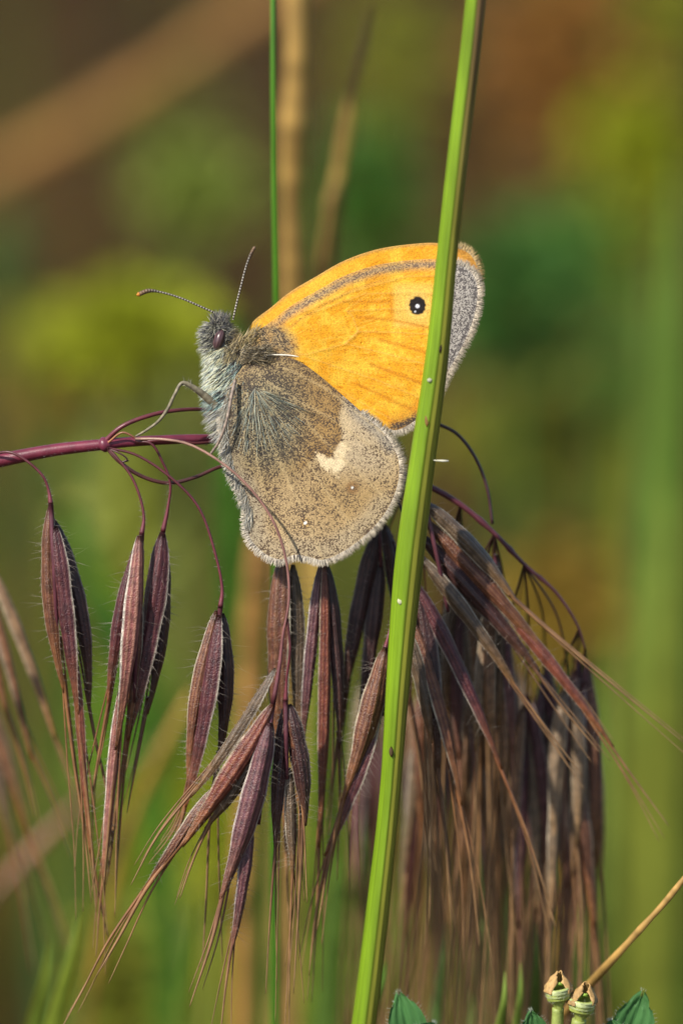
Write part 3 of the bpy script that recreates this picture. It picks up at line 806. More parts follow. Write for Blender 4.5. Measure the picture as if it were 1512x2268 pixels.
# ------------------------------------------------------------------ upright green stem in front of the wing
def make_green_stem():
    pts = [(1180, -1300), (1120, -700), (1064, -160), (1052, 0), (1040, 120), (1022, 270), (1004, 430), (989, 570), (966, 800), (938, 1000), (905, 1250), (882, 1500), (864, 1750), (838, 2000), (806, 2268), (780, 2450)]
    wid = [10, 30, 42, 44, 45, 46, 46, 46, 52, 57, 64, 54, 47, 52, 56, 58]
    def dep(y): return -3.4 + (y - 900) * 0.0295 * math.tan(PITCH) * 0.95
    w = [tuple(P(x, y, dep(y))) for x, y in pts]
    rad = [a * 0.48 * K for a in wid]
    end = Vector(w[-1])
    w += [(end.x - 0.006, end.y + 0.004, end.z * 0.55), (end.x - 0.008, end.y + 0.004, -0.02)]
    rad += [0.0010, 0.0011]
    n = 180
    ww = smooth_path([tuple(a) + (b,) for a, b in zip(w, rad)], n)
    path, r = ww[:, :3], ww[:, 3]
    base = Vector(path[-1])
    t = thing("grass_plant", base, "upright bright green grass stem crossing in front of the orange wing", "grass plant")
    m = 40
    tan = np.gradient(path, axis=0); tan /= np.linalg.norm(tan, axis=1)[:, None]
    s = np.cross(tan, np.array(FWD)); s /= np.linalg.norm(s, axis=1)[:, None]
    if s[0].dot(np.array(RIGHT)) < 0: s = -s
    u = np.cross(s, tan)
    if u[0].dot(np.array(FWD)) > 0: u = -u
    a = np.linspace(0, 2 * np.pi, m, endpoint=False)
    # ridged, with a shallow furrow right of the middle
    prof = 1 + 0.03 * np.cos(a * 12) - 0.09 * np.exp(-((a - 1.32) / 0.15) ** 2) + 0.05 * np.exp(-((a - 1.62) / 0.12) ** 2)
    y = np.linspace(0, 1, n)
    pts3 = path[:, None] + r[:, None, None] * prof[None, :, None] * (np.cos(a)[None, :, None] * s[:, None] + 0.85 * np.sin(a)[None, :, None] * u[:, None])
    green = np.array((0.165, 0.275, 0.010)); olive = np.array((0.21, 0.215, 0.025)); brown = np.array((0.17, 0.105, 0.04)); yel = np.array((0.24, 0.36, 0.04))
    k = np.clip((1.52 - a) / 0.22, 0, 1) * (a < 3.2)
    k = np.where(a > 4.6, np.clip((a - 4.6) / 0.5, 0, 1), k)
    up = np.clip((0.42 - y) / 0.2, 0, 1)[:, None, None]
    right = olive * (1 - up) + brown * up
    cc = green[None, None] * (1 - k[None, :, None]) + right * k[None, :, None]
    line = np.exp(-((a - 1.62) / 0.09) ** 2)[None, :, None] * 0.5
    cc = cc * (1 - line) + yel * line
    fib = np.random.default_rng(3).standard_normal((24, m))
    fib = np.stack([np.interp(np.linspace(0, 23, n), np.arange(24), fib[:, j]) for j in range(m)], 1)
    str_ = (1 + 0.10 * np.cos(a * 24)[None, :] + .09 * fib)[:, :, None]
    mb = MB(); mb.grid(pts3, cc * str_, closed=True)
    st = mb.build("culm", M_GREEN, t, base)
    def on(x, yy): return P(x, yy, dep(yy) - 0.75)
    # specks: a pale scar, brown spots, a dry sliver
    for nm, x, yy, sx, sy, c in [("scar", 886, 1331, 7, 9, (0.6, 0.6, 0.35)), ("spot", 974, 765, 5, 17, (0.035, 0.02, 0.012)), ("spot", 866, 1665, 5, 12, (0.06, 0.035, 0.01)), ("spot", 945, 930, 5, 16, (0.22, 0.12, 0.03)), ("scar", 951, 842, 6, 5, (0.45, 0.45, 0.3))]:
        b = MB()
        c0 = P(x, yy, dep(yy) - 0.70)
        off = 0.52 if nm == "spot" and x == 974 else 0.665
        q = [P(x, yy + sy * z, dep(yy) - off) for z in (-1, -.5, 0, .5, 1)]
        b.tube([tuple(z) for z in q], np.array([.1, .8, 1, .8, .1]) * sx * K, c, 8, 0.3)
        b.build(nm, M_DRY, t, base)
    b = MB()
    q = [P(945, 1018, dep(1018) - .2), P(965, 1020, dep(1018) - .4), P(980, 1021, dep(1018) - .4), P(993, 1021, dep(1018) - .4)]
    b.tube([tuple(z) for z in q], np.array([1, 1.5, 3, 1.8]) * K, (0.62, 0.60, 0.46), 6)
    b.build("husk_fleck", M_DRY, t, base)
make_green_stem()

# ------------------------------------------------------------------ butterfly
def seg_dist(X, Y, poly):
    """distance from grid points to a polyline (pixels)"""
    best = np.full(X.shape, 1e9)
    for (x0, y0), (x1, y1) in zip(poly[:-1], poly[1:]):
        dx, dy = x1 - x0, y1 - y0
        t = np.clip(((X - x0) * dx + (Y - y0) * dy) / (dx * dx + dy * dy + 1e-9), 0, 1)
        best = np.minimum(best, np.hypot(X - x0 - t * dx, Y - y0 - t * dy))
    return best

def inside(X, Y, poly):
    r = np.zeros(X.shape, bool)
    n = len(poly)
    for i in range(n):
        x0, y0 = poly[i]; x1, y1 = poly[(i + 1) % n]
        c = ((y0 > Y) != (y1 > Y)) & (X < (x1 - x0) * (Y - y0) / (y1 - y0 + 1e-9) + x0)
        r ^= c
    return r

def sstep(x, a, b):
    t = np.clip((x - a) / (b - a), 0, 1)
    return t * t * (3 - 2 * t)

def vnoise(X, Y, size, seed):
    """smooth value noise"""
    g = np.random.default_rng(seed).random((128, 128))
    x, y = X / size + 50.3, Y / size + 50.7
    xi, yi = np.floor(x).astype(int), np.floor(y).astype(int)
    fx, fy = x - xi, y - yi
    fx = fx * fx * (3 - 2 * fx); fy = fy * fy * (3 - 2 * fy)
    G_ = lambda a, b: g[a % 128, b % 128]
    return (G_(xi, yi) * (1 - fx) + G_(xi + 1, yi) * fx) * (1 - fy) + (G_(xi, yi + 1) * (1 - fx) + G_(xi + 1, yi + 1) * fx) * fy

def mixc(c, col2, k):
    return c * (1 - k[..., None]) + np.array(col2) * k[..., None]

FORE = [(548, 775), (556, 748), (600, 712), (640, 680), (700, 645), (760, 612), (830, 588), (900, 577), (965, 574), (1010, 582), (1040, 596), (1055, 618), (1060, 645), (1057, 680), (1048, 715),
        (1032, 755), (1008, 800), (986, 840), (966, 880), (938, 918), (905, 944), (875, 956), (855, 950), (820, 938), (740, 890), (660, 840), (590, 800)]
HIND = [(546, 800), (575, 790), (610, 789), (655, 797), (700, 826), (750, 868), (800, 912), (845, 950), (868, 980), (884, 1015), (886, 1055), (876, 1096), (856, 1136), (824, 1175), (788, 1206), (750, 1230),
        (712, 1243), (682, 1236), (652, 1232), (622, 1242), (594, 1234), (568, 1214), (550, 1190), (545, 1160), (546, 1128), (530, 1088), (510, 1048), (499, 1008), (494, 968), (493, 925), (498, 885), (515, 845)]

FVEIN = [[(600, 785), (679, 785), (765, 761), (793, 734)], [(765, 761), (868, 787), (985, 818)], [(793, 734), (870, 736), (1040, 745)], [(679, 790), (737, 810), (841, 844), (950, 890)],
         [(768, 689), (860, 684), (1055, 690)], [(700, 690), (806, 651), (910, 648), (1058, 655)], [(650, 700), (760, 652), (900, 612), (1040, 610)], [(640, 800), (740, 860), (870, 930)], [(765, 761), (793, 734), (780, 700), (768, 689)]]
FFOLD = [[(790, 702), (875, 710), (960, 728)], [(840, 752), (937, 779), (990, 800)], [(820, 806), (927, 847), (960, 862)], [(790, 850), (892, 899), (930, 915)], [(760, 668), (860, 668)]]
HVEIN = [[(560, 820), (640, 880), (700, 960), (860, 1110)], [(640, 880), (740, 930), (880, 1030)], [(570, 840), (640, 960), (730, 1100), (800, 1195)], [(560, 850), (600, 980), (660, 1110), (715, 1240)], [(545, 860), (560, 980), (590, 1110), (650, 1232)], [(600, 800), (720, 860), (850, 960)]]

def fore_pattern(X, Y, far=False):
    n1 = vnoise(X, Y, 26, 3); n2 = vnoise(X, Y, 9, 4)
    c = np.ones(X.shape + (3,)) * np.array((0.80, 0.36, 0.014))
    th = np.arctan2(Y - 800, X - 540) * 560; ra = np.hypot(X - 540, Y - 800)
    st_ = vnoise(th, ra, 5.5, 21) * .6 + vnoise(th * 1.0, ra * .16, 4.2, 22) * .8
    c = mixc(c, (0.56, 0.19, 0.006), sstep(st_, .85, 1.15) * .55)
    c = mixc(c, (0.90, 0.50, 0.07), sstep(st_, .60, .30) * .55)
    # brighter yellow patches among the orange
    c = mixc(c, (0.88, 0.52, 0.045), sstep(n1 * .6 + n2 * .4, .38, .72) * .85)
    c = mixc(c, (0.64, 0.22, 0.006), sstep(n2, .55, .9) * .35)
    dark = np.full(X.shape, 0.03)
    dc = np.ones(X.shape + (3,)) * np.array((0.36, 0.14, 0.012))
    if far:      # upper side, seen edge-on above the near wing
        outer = seg_dist(X, Y, FORE[9:22])
        cst = seg_dist(X, Y, FORE[1:11])
        e_ = np.exp(-(cst / 5) ** 2); c = mixc(c, (0.40, 0.24, 0.08), e_ * .8)
        c = mixc(c, (0.84, 0.46, 0.04), np.exp(-((cst - 16) / 10) ** 2) * sstep(X, 930, 700) * .7)
        k = sstep(outer, 34, 8)
        c = mixc(c, (0.42, 0.21, 0.05), k * .7); dark = dark + k * .3
        return np.clip(c, 0, 1), dark, dc
    # pale yellowish field by the eyespot
    pale = sstep(X, 862, 880) * sstep(X, 1010, 930) * sstep(Y, 735, 715) * sstep(Y, 618, 640)
    c = mixc(c, (0.78, 0.50, 0.10), pale * .75)
    ln = np.exp(-((X - 866 - (Y - 670) * .05) / 5) ** 2) * sstep(Y, 640, 655) * sstep(Y, 712, 700)
    c = mixc(c, (0.62, 0.22, 0.01), ln * .6)
    for v in FVEIN:
        k = np.exp(-(seg_dist(X, Y, v) / 1.6) ** 2); c = mixc(c, (0.74, 0.44, 0.12), k * .28)
    for v in FFOLD:
        k = np.exp(-(seg_dist(X, Y, v) / 4.0) ** 2); c = mixc(c, (0.52, 0.17, 0.006), k * .6)
    # costal grey streak
    cost = seg_dist(X, Y, FORE[1:11])
    k = sstep(cost, 27, 15) * sstep(X, 600, 690) * (0.75 + .5 * (n2 - .5))
    k2 = np.exp(-((cost - 11) / 11) ** 2) * sstep(X, 575, 640)
    g = np.clip(np.maximum(k * .85, k2), 0, 1) 
    c = mixc(c, (0.42, 0.30, 0.17), g * .85); dark = np.maximum(dark, g * .50); dc = mixc(dc, (0.20, 0.135, 0.09), g)
    # fine parallel streaks under the costa
    k = np.exp(-((cost - 36) / 4) ** 2) * sstep(X, 600, 660) * sstep(X, 900, 820)
    c = mixc(c, (0.50, 0.25, 0.05), k * .5); dark += k * .18
    # grey apex and outer border
    outer = seg_dist(X, Y, FORE[9:20])
    k = sstep(outer, 92, 62) * sstep(Y, 905, 800) 
    kk = sstep(X, 958, 985 ) * sstep(Y, 940, 870)
    ap = np.clip(np.maximum(k, 0) * sstep(X + (Y - 700) * .12, 968, 996), 0, 1)
    c = mixc(c, (0.44, 0.40, 0.35), ap); dark = np.maximum(dark, ap * .46); dc = mixc(dc, (0.115, 0.10, 0.095), ap)
    bl = np.exp(-((outer - 9) / 6) ** 2) * sstep(X, 940, 1000)
    dark = np.maximum(dark, bl * .72)
    # dark tornus edge
    to = np.exp(-((seg_dist(X, Y, [(925, 925), (900, 938), (872, 946)]) ) / 13) ** 2)
    c = mixc(c, (0.25, 0.17, 0.08), to * .9); dark = np.maximum(dark, to * .7); dc = mixc(dc, (0.07, 0.05, 0.04), to)
    tn = sstep(seg_dist(X, Y, [(960, 880), (925, 912), (880, 935)]), 30, 10) * (1 - to)
    c = mixc(c, (0.62, 0.24, 0.02), tn * .5)
    # dusky wing base
    b = sstep(np.hypot((X - 575) / 1.35, (Y - 772)), 74, 44) * (0.75 + .5 * n2)
    b = np.clip(b, 0, 1)
    c = mixc(c, (0.36, 0.25, 0.12), b); dark = np.maximum(dark, b * .50); dc = mixc(dc, (0.075, 0.055, 0.04), b)
    # eyespot
    r = np.hypot((X - 924) / 18.5, (Y - 677) / 20.5)
    wob = 0.03 * np.sin(np.arctan2(Y - 677, X - 924) * 11) + .12 * (vnoise(X, Y, 5, 33) - .5)
    ring = sstep(r, 1.75, 1.25)
    c = mixc(c, (0.80, 0.50, 0.12), ring * .7)
    e = sstep(r + wob, 1.10, 0.88)
    c = mixc(c, (0.014, 0.009, 0.008), e); dark = dark * (1 - e); dc = mixc(dc, (0.014, 0.009, 0.008), e)
    for (x, y, s) in ((924, 678, 5.0), (919, 690, 2.4)):
        w = sstep(np.hypot(X - x, Y - y), s + 1, s - 2)
        c = mixc(c, (0.75, 0.75, 0.80), w)
    return np.clip(c, 0, 1), np.clip(dark, 0, 1), dc

def hind_pattern(X, Y, far=False):
    n1 = vnoise(X, Y, 34, 8); n2 = vnoise(X, Y, 11, 9)
    c = np.ones(X.shape + (3,)) * np.array((0.50, 0.365, 0.20))
    dark = np.full(X.shape, 0.34)
    dc = np.ones(X.shape + (3,)) * np.array((0.125, 0.08, 0.05))
    # inner field ending in a notched edge
    EDGE = [(720, 790), (756, 870), (756, 895), (750, 925), (758, 960), (756, 980), (744, 990), (742, 1008), (728, 1014), (712, 1006), (700, 1000), (680, 1030), (640, 1060), (560, 1075), (480, 1080), (440, 900), (540, 740)]
    ins = inside(X, Y, EDGE); de = seg_dist(X, Y, EDGE + [EDGE[0]])
    sd = np.where(ins, de, -de)
    low = sstep(Y, 1010, 1060)              # the edge fades out lower down
    k = sstep(sd, -6, 6) * (1 - low) + sstep(sd, -45, 45) * low
    brown = k * sstep(np.hypot(X - 750, Y - 930), 210, 60)
    c = mixc(c, (0.40, 0.28, 0.13), k * .85)
    c = mixc(c, (0.42, 0.25, 0.09), brown * .7)
    dark = dark + k * .06
    grey = sstep(np.hypot((X - 590) / 1.0, (Y - 930) / 1.35), 130, 30) * k
    c = mixc(c, (0.36, 0.33, 0.22), grey * .75); dark = dark + grey * .14; dc = mixc(dc, (0.075, 0.068, 0.058), grey)
    edge = np.exp(-((sd - 6) / 7) ** 2) * (1 - low) * sstep(Y, 880, 910)
    dark = dark + edge * .10; c = mixc(c, (0.33, 0.19, 0.06), edge * .5)
    # paler frosted field outside the notch
    out = (1 - k) * sstep(np.hypot((X - 800) / 1.1, Y - 985), 120, 40)
    c = mixc(c, (0.58, 0.47, 0.33), out * .8); dark = dark - out * .10
    # cream patch
    CR = [(700, 1003), (712, 1010), (728, 1018), (742, 1012), (746, 994), (760, 984), (768, 985), (768, 1006), (758, 1030), (748, 1052), (730, 1044), (712, 1030)]
    ci = inside(X, Y, CR); cd = seg_dist(X, Y, CR + [CR[0]]); cs = np.where(ci, cd, -cd)
    kc = sstep(cs + (n2 - .5) * 12 + (vnoise(X, Y, 4, 31) - .5) * 10, -7, 6)
    c = mixc(c, (0.80, 0.66, 0.44), kc); dark = dark * (1 - kc) + .03 * kc
    kc2 = np.exp(-(seg_dist(X, Y, [(762, 915), (770, 960), (766, 990)]) / 10) ** 2) * .7
    c = mixc(c, (0.66, 0.52, 0.33), kc2); dark = dark - kc2 * .15
    # ochre wash towards the outer margin
    oc = sstep(np.hypot((X - 770) / 1.5, (Y - 1105)), 95, 20) * (1 - kc)
    c = mixc(c, (0.47, 0.31, 0.13), oc * .6)
    c = mixc(c, (0.48, 0.41, 0.30), sstep(seg_dist(X, Y, HIND[12:26]), 60, 25) * .55)
    c = mixc(c, (0.42, 0.38, 0.30), sstep(seg_dist(X, Y, HIND[22:30]), 50, 10) * .5)
    # smoky costal edge
    co = sstep(seg_dist(X, Y, HIND[5:9]), 34, 8) * sstep(X, 740, 790)
    c = mixc(c, (0.40, 0.36, 0.31), co * .8); dark = dark + co * .16; dc = mixc(dc, (0.12, 0.10, 0.09), co)
    up = sstep(seg_dist(X, Y, HIND[2:7]), 14, 4)
    dark = dark + up * .15
    # marginal line
    mg = np.exp(-((seg_dist(X, Y, HIND[9:18]) - 7) / 3.2) ** 2)
    dark = dark + mg * .22
    for v in HVEIN:
        kv = np.exp(-(seg_dist(X, Y, v) / 4.0) ** 2); c = mixc(c, (0.60, 0.46, 0.26), kv * .4); dark = dark - kv * .10
    # small blind spots with white centres
    for (x, y, r, s, cr_) in ((780, 1080, 20, 3.2, (0.26, 0.13, 0.05)), (676, 1158, 15, 4.4, (0.50, 0.30, 0.08))):
        q = np.hypot(X - x, Y - y)
        kr = sstep(q, r, r * .4); c = mixc(c, cr_, kr * .7)
        w = sstep(q, s + 1, s - 1.5); c = mixc(c, (0.85, 0.85, 0.85), w); dark = dark * (1 - w)
    dark = dark + (n1 - .5) * .22 + (n2 - .5) * .22 + (vnoise(X, Y, 70, 12) - .5) * .12
    cream = kc[..., None]
    c = c * (.93 + .05 * cream) * np.array((1, .965, .88))
    return np.clip(c, 0, 1), np.clip(dark + .05 * (1 - kc), 0, 1), dc * .85

def wing_depth(X, Y, side, inner):
    """mm from the body's mid plane; wings stand closed and lean together towards the tips"""
    q = sstep(np.hypot(X - 545, Y - 800), 20, 420)
    d = 1.50 - 0.85 * q - 0.30 * inner
    return side * d

def make_wing(name, outline, patt, side, inner, veins, centre, parent, base, shift=(0, 0), rot=0.0, rings=110, around=420, fringe=(7, 20), fringe_col=(0.66, 0.58, 0.46), label=None, far=False, seed=1):
    ol = smooth_path(outline + [outline[0]], around + 1)[:-1]
    s = np.linspace(0.0, 1, rings) ** 0.8
    s[0] = 0.004
    X = centre[0] + s[:, None] * (ol[:, 0][None] - centre[0])
    Y = centre[1] + s[:, None] * (ol[:, 1][None] - centre[1])
    c, dark, dc = patt(X, Y, far)
    D = wing_depth(X, Y, side, inner)
    for v in veins:
        k = np.exp(-(seg_dist(X, Y, v) / 4.5) ** 2)
        D = D + side * 0.022 * k
    D = D + 0.06 * np.sin(X * .021 + Y * .013) + 0.05 * np.sin(X * .013 - Y * .025 + 1)
    cr, sr = math.cos(rot), math.sin(rot)
    XR = 545 + cr * (X - 545) - sr * (Y - 790) + shift[0]
    YR = 790 + sr * (X - 545) + cr * (Y - 790) + shift[1]
    f = K * (S + D * .001) / S
    C0, R0, U0, F0 = map(np.array, (CENTRE, RIGHT, UP, FWD))
    pts = C0 + ((XR - 756) * f)[..., None] * R0 + ((1134 - YR) * f)[..., None] * U0 + (D * .001)[..., None] * F0
    mb = MB(); mb.grid(pts, c, closed=True)
    o = mb.build(name, M_WING, parent, base)
    me = o.data
    a = me.attributes.new("Dark", 'FLOAT', 'POINT'); a.data.foreach_set("value", dark.reshape(-1).astype(float))
    a = me.color_attributes.new("DCol", 'FLOAT_COLOR', 'POINT')
    q = np.ones((dc.size // 3, 4)); q[:, :3] = dc.reshape(-1, 3); a.data.foreach_set("color", q.ravel())
    md = o.modifiers.new("thickness", 'SOLIDIFY'); md.thickness = 0.00003; md.offset = 0
    if label: o["label"] = label
    # fringe of long scales along the outer margin
    fb = MB(); r = random.Random(seed)
    i0, i1 = fringe[0] / len(outline) * around, fringe[1] / len(outline) * around
    edge = pts[-1]
    npts = int((i1 - i0) * 13)
    for k in range(npts):
        i = i0 + (i1 - i0) * r.random()
        j = int(i) % around; j2 = (j + 1) % around
        p = edge[j] + (edge[j2] - edge[j]) * (i - int(i))
        tan = edge[(j + 3) % around] - edge[j - 3]
        out = np.cross(tan, F0); out /= np.linalg.norm(out)
        cen = pts[0].mean(0)
        if out.dot(p - cen) < 0: out = -out
        tn = tan / np.linalg.norm(tan)
        lay = r.random()
        L = (r.uniform(8, 19) if lay < .55 else r.uniform(5, 10)) * K
        v = r.uniform(.75, 1.15)
        cc = np.array(fringe_col) * v if lay < .55 or r.random() < .4 else np.array((0.25, 0.20, 0.16)) * v
        p = p - out * 3 * K + F0 * r.uniform(-.05, .05) * .001
        fb.hair(p, out + tn * r.uniform(-.3, .3) + F0 * r.uniform(-.25, .25), L, .85 * K, cc, tipc=cc * 1.1)
    fb.build("fringe", M_FUR, o, base)
    return o

def make_butterfly():
    r = random.Random(3)
    base = P(470, 972, -0.2)
    bf = thing("butterfly", base, "small butterfly with folded orange and brown wings and one black eyespot", "butterfly")
    # body: head, thorax and abdomen in one skin
    spine = [(478, 715, 5, 0), (480, 726, 20, 0), (484, 748, 29, 0), (494, 772, 32, 0), (508, 800, 44, 0), (519, 835, 54, 0), (523, 875, 56, 0), (523, 915, 50, 0), (528, 955, 36, .1), (540, 1000, 30, .1), (560, 1060, 29, .1), (580, 1110, 24, .1), (596, 1150, 14, .1), (602, 1165, 2, .1)]
    n = 70; m = 36
    sp = smooth_path(spine, n)
    path = np.array([tuple(P(x, y, d)) for x, y, _, d in sp]); rad = np.clip(sp[:, 2], 1, 99) * K
    tan = np.gradient(path, axis=0); tan /= np.linalg.norm(tan, axis=1)[:, None]
    F0 = np.array(FWD)
    s = np.cross(tan, F0); s /= np.linalg.norm(s, axis=1)[:, None]
    u = np.cross(s, tan)
    a = np.linspace(0, 2 * np.pi, m, endpoint=False)
    pts = path[:, None] + rad[:, None, None] * (np.cos(a)[None, :, None] * s[:, None] + 0.74 * np.sin(a)[None, :, None] * u[:, None])
    mb = MB(); mb.grid(pts, (0.07, 0.065, 0.055), closed=True)
    mb.build("body", M_CHITIN, bf, base)
    # fur
    fb = MB()
    def fur_colour(x, y):
        if y < 765 and x < 505:
            pal = [(0.05, 0.05, 0.05), (0.30, 0.29, 0.24), (0.12, 0.12, 0.13), (0.50, 0.48, 0.36)]
        elif y < 800 and x >= 500:
            pal = [(0.36, 0.29, 0.14), (0.44, 0.36, 0.20), (0.14, 0.12, 0.08), (0.30, 0.27, 0.18)]
        elif y < 860 and x < 520:
            pal = [(0.60, 0.62, 0.46), (0.42, 0.50, 0.42), (0.12, 0.13, 0.11), (0.62, 0.58, 0.34)]
        elif y < 905:
            pal = [(0.22, 0.36, 0.34), (0.42, 0.52, 0.46), (0.05, 0.055, 0.06), (0.44, 0.46, 0.36)]
        else:
            pal = [(0.22, 0.22, 0.21), (0.40, 0.40, 0.36), (0.06, 0.06, 0.06), (0.46, 0.42, 0.30)]
        return r.choice(pal)
    FV = Vector(FWD)
    for i in range(6800):
        ri = min(n - 4, max(1, int(r.random() ** 0.9 * n * 0.68)))
        mi = r.randrange(m)
        p = pts[ri, mi]
        nrm = p - path[ri]; nrm /= np.linalg.norm(nrm) + 1e-12
        if nrm.dot(F0) > 0.75: continue
        x, y = sp[ri, 0] + math.cos(a[mi]) * sp[ri, 2] * (1 if s[ri][0] > 0 else -1), sp[ri, 1]
        head = y < 770
        if head and nrm.dot(F0) < -.2 and abs(x - 485) < 11 and abs(sp[ri, 1] - 752) < 19: continue
        back = tan[ri] * (r.uniform(.2, .9) if not head else r.uniform(-.5, .35))
        d = nrm * (0.55 if not head else 1.0) + back + np.array([r.uniform(-.25, .25) for _ in range(3)])
        if not head: d = nrm * .5 + np.array((-.62, 0, -.30)) + back * .3 + np.array([r.uniform(-.3, .3) for _ in range(3)])
        L = r.uniform(.45, 1.05) * .001 if not head else r.uniform(.3, .95) * .001
        cc = np.array(fur_colour(x, y)) * r.uniform(.75, 1.2)
        fb.hair(p - nrm * 2 * K, d, L, r.uniform(.55, .9) * K, cc, bend=(0, 0, -.18), tipc=np.minimum(cc * 1.5, .75))
    # crest and palps: upright tufts on the forehead
    for i in range(420):
        x, y = r.gauss(487, 9), r.uniform(702, 724)
        p = P(x, y, r.uniform(-.7, .6))
        d = RIGHT * r.uniform(-.5, .6) + UP * r.uniform(.4, 1.1) - FV * r.uniform(-.3, .5)
        cc = np.array(r.choice([(0.06, 0.06, 0.06), (0.20, 0.18, 0.15), (0.38, 0.35, 0.28), (0.10, 0.10, 0.11)]))
        fb.hair(p, d, r.uniform(.35, .7) * .001, .75 * K, cc, tipc=cc * 1.4)
    for i in range(320):          # collar between head and wings
        x = r.uniform(508, 566); y = 775 - (x - 508) * .55 + r.uniform(-12, 14)
        p = P(x, y, r.uniform(-1.5, .3))
        d = RIGHT * r.uniform(.2, 1.0) + UP * r.uniform(.3, 1.0) - FV * r.uniform(-.1, .4)
        cc = np.array(r.choice([(0.44, 0.33, 0.14), (0.34, 0.27, 0.14), (0.14, 0.11, 0.07), (0.48, 0.40, 0.24)]))
        fb.hair(p, d, r.uniform(.5, .95) * .001, .75 * K, cc, tipc=cc * 1.3)
    for i in range(620):          # tuft over the wing hinge, its dark hairs standing in for shadow
        x = r.uniform(530, 592); y = 793 - (x - 560) * .10 + r.uniform(-22, 12)
        p = P(x, y, r.uniform(-1.75, -1.0))
        d = RIGHT * r.uniform(.2, 1.0) + UP * r.uniform(-.25, .55) - FV * r.uniform(-.1, .3)
        cc = np.array(r.choice([(0.07, 0.06, 0.05), (0.24, 0.19, 0.11), (0.36, 0.28, 0.15), (0.12, 0.10, 0.07), (0.42, 0.36, 0.24)]))
        fb.hair(p, d, r.uniform(.4, .9) * .001, .7 * K, cc, tipc=cc * 1.3)
    # long pale hairs over the base of the hindwing
    for i in range(300):
        ang = math.radians(r.uniform(15, 125))
        rr_ = min(95, abs(r.gauss(0, 1)) * 52)
        x, y = 565 + rr_ * math.cos(ang) * 1.1, 858 + rr_ * math.sin(ang) * 1.25
        dd = float(wing_depth(np.array(x), np.array(y), -1, 0)) - r.uniform(.02, .12)
        d = RIGHT * math.cos(ang) - UP * math.sin(ang) - FV * r.uniform(-.05, .22)
        L = r.uniform(.6, 1.7) * .001
        cc = np.array(r.choice([(0.42, 0.46, 0.36), (0.34, 0.40, 0.36), (0.22, 0.22, 0.17), (0.44, 0.36, 0.22), (0.50, 0.48, 0.36)])) * r.uniform(.7, 1.15)
        fb.hair(P(x, y, dd), d, L, .62 * K, cc, bend=tuple(FV * .05), tipc=np.minimum(cc * 1.2, .7))
    # hairy inner edge
    for i in range(900):
        t = r.random()
        i0 = 23 + t * 8
        q = HIND[int(i0) % 32]; q2 = HIND[(int(i0) + 1) % 32]; f = i0 - int(i0)
        x, y = q[0] * (1 - f) + q2[0] * f + r.uniform(0, 14), q[1] * (1 - f) + q2[1] * f
        dd = float(wing_depth(np.array(x), np.array(y), -1, 0)) - .03
        d = RIGHT * r.uniform(-.8, .1) - UP * r.uniform(.3, .9) - FV * r.uniform(-.1, .2)
        cc = np.array(r.choice([(0.46, 0.46, 0.42), (0.22, 0.22, 0.20), (0.40, 0.36, 0.28), (0.52, 0.47, 0.36)])) * r.uniform(.75, 1.15)
        fb.hair(P(x, y, dd), d, r.uniform(.35, .75) * .001, .65 * K, cc)
    fb.build("fur", M_FUR, bf, base)["kind"] = "stuff"
    # eye: tall oval, banded mauve
    for sgn in (-1, 1):
        eb = MB()
        c = P(485, 752, sgn * 0.62)
        ex = (RIGHT * math.cos(-.32) + UP * math.sin(-.32)); ey = (UP * math.cos(-.32) - RIGHT * math.sin(-.32))
        R_, M_ = 14, 22
        rows = []; cols = []
        for i in range(R_):
            th = math.pi * i / (R_ - 1)
            rows.append([tuple(c + ey * (23 * K * math.cos(th)) + ex * (12 * K * math.sin(th) * math.cos(f)) + FV * (15 * K * math.sin(th) * math.sin(f))) for f in np.linspace(0, 2 * math.pi, M_, endpoint=False)])
            cols.append([(0.13, 0.075, 0.075) if int((math.cos(f) + 1) * 3.2) % 2 == 0 else (0.06, 0.03, 0.035) for f in np.linspace(0, 2 * math.pi, M_, endpoint=False)])
        eb.grid(np.array(rows), np.array(cols), closed=True)
        eb.build("eye", M_EYE, bf, base)
    # antennae: ringed, clubbed
    for pts_, d0, d1, w0, wc, orange in (([(474, 692), (440, 677), (400, 660), (360, 648), (330, 644), (303, 654)], -.4, -1.0, 4.6, 10.5, True), ([(516, 708), (524, 672), (534, 632), (545, 590), (556, 562), (565, 546)], .3, .5, 4.4, 7.5, False)):
        n_ = 300
        q = smooth_path([(x, y, d0 + (d1 - d0) * i / 5) for i, (x, y) in enumerate(pts_)], n_)
        w = np.array([tuple(P(*z)) for z in q])
        g = np.linspace(0, 1, n_)
        seg = np.cumsum(np.r_[0, np.hypot(np.diff(q[:, 0]), np.diff(q[:, 1]))])
        ph = seg / 6.4
        ring = 0.5 + 0.5 * np.cos(2 * np.pi * ph)
        rad_ = (w0 + (wc - w0) * sstep(g, .62, .85)) * .5 * K * (1 - .9 * sstep(g, .965, 1.02)) * (0.84 + .22 * (1 - ring))
        dkc = np.array((0.045, 0.03, 0.022)); ltc = np.array((0.62, 0.58, 0.48))
        kk = np.clip(ring * 1.6 - .75, 0, 1) * (1 - .8 * sstep(g, .6, .8))
        cc = dkc * (1 - kk[:, None]) + ltc * kk[:, None]
        ck = sstep(g, .7, .9)[:, None]
        cc = cc * (1 - ck * .6) + np.array((0.20, 0.11, 0.05)) * ck * .6
        if orange:
            ok = sstep(g, .93, .98)[:, None]; cc = cc * (1 - ok) + np.array((0.45, 0.17, 0.02)) * ok
        ab = MB(); ab.tube(w, rad_, cc, 8)
        ab.build("antenna", M_CHITIN, bf, base)
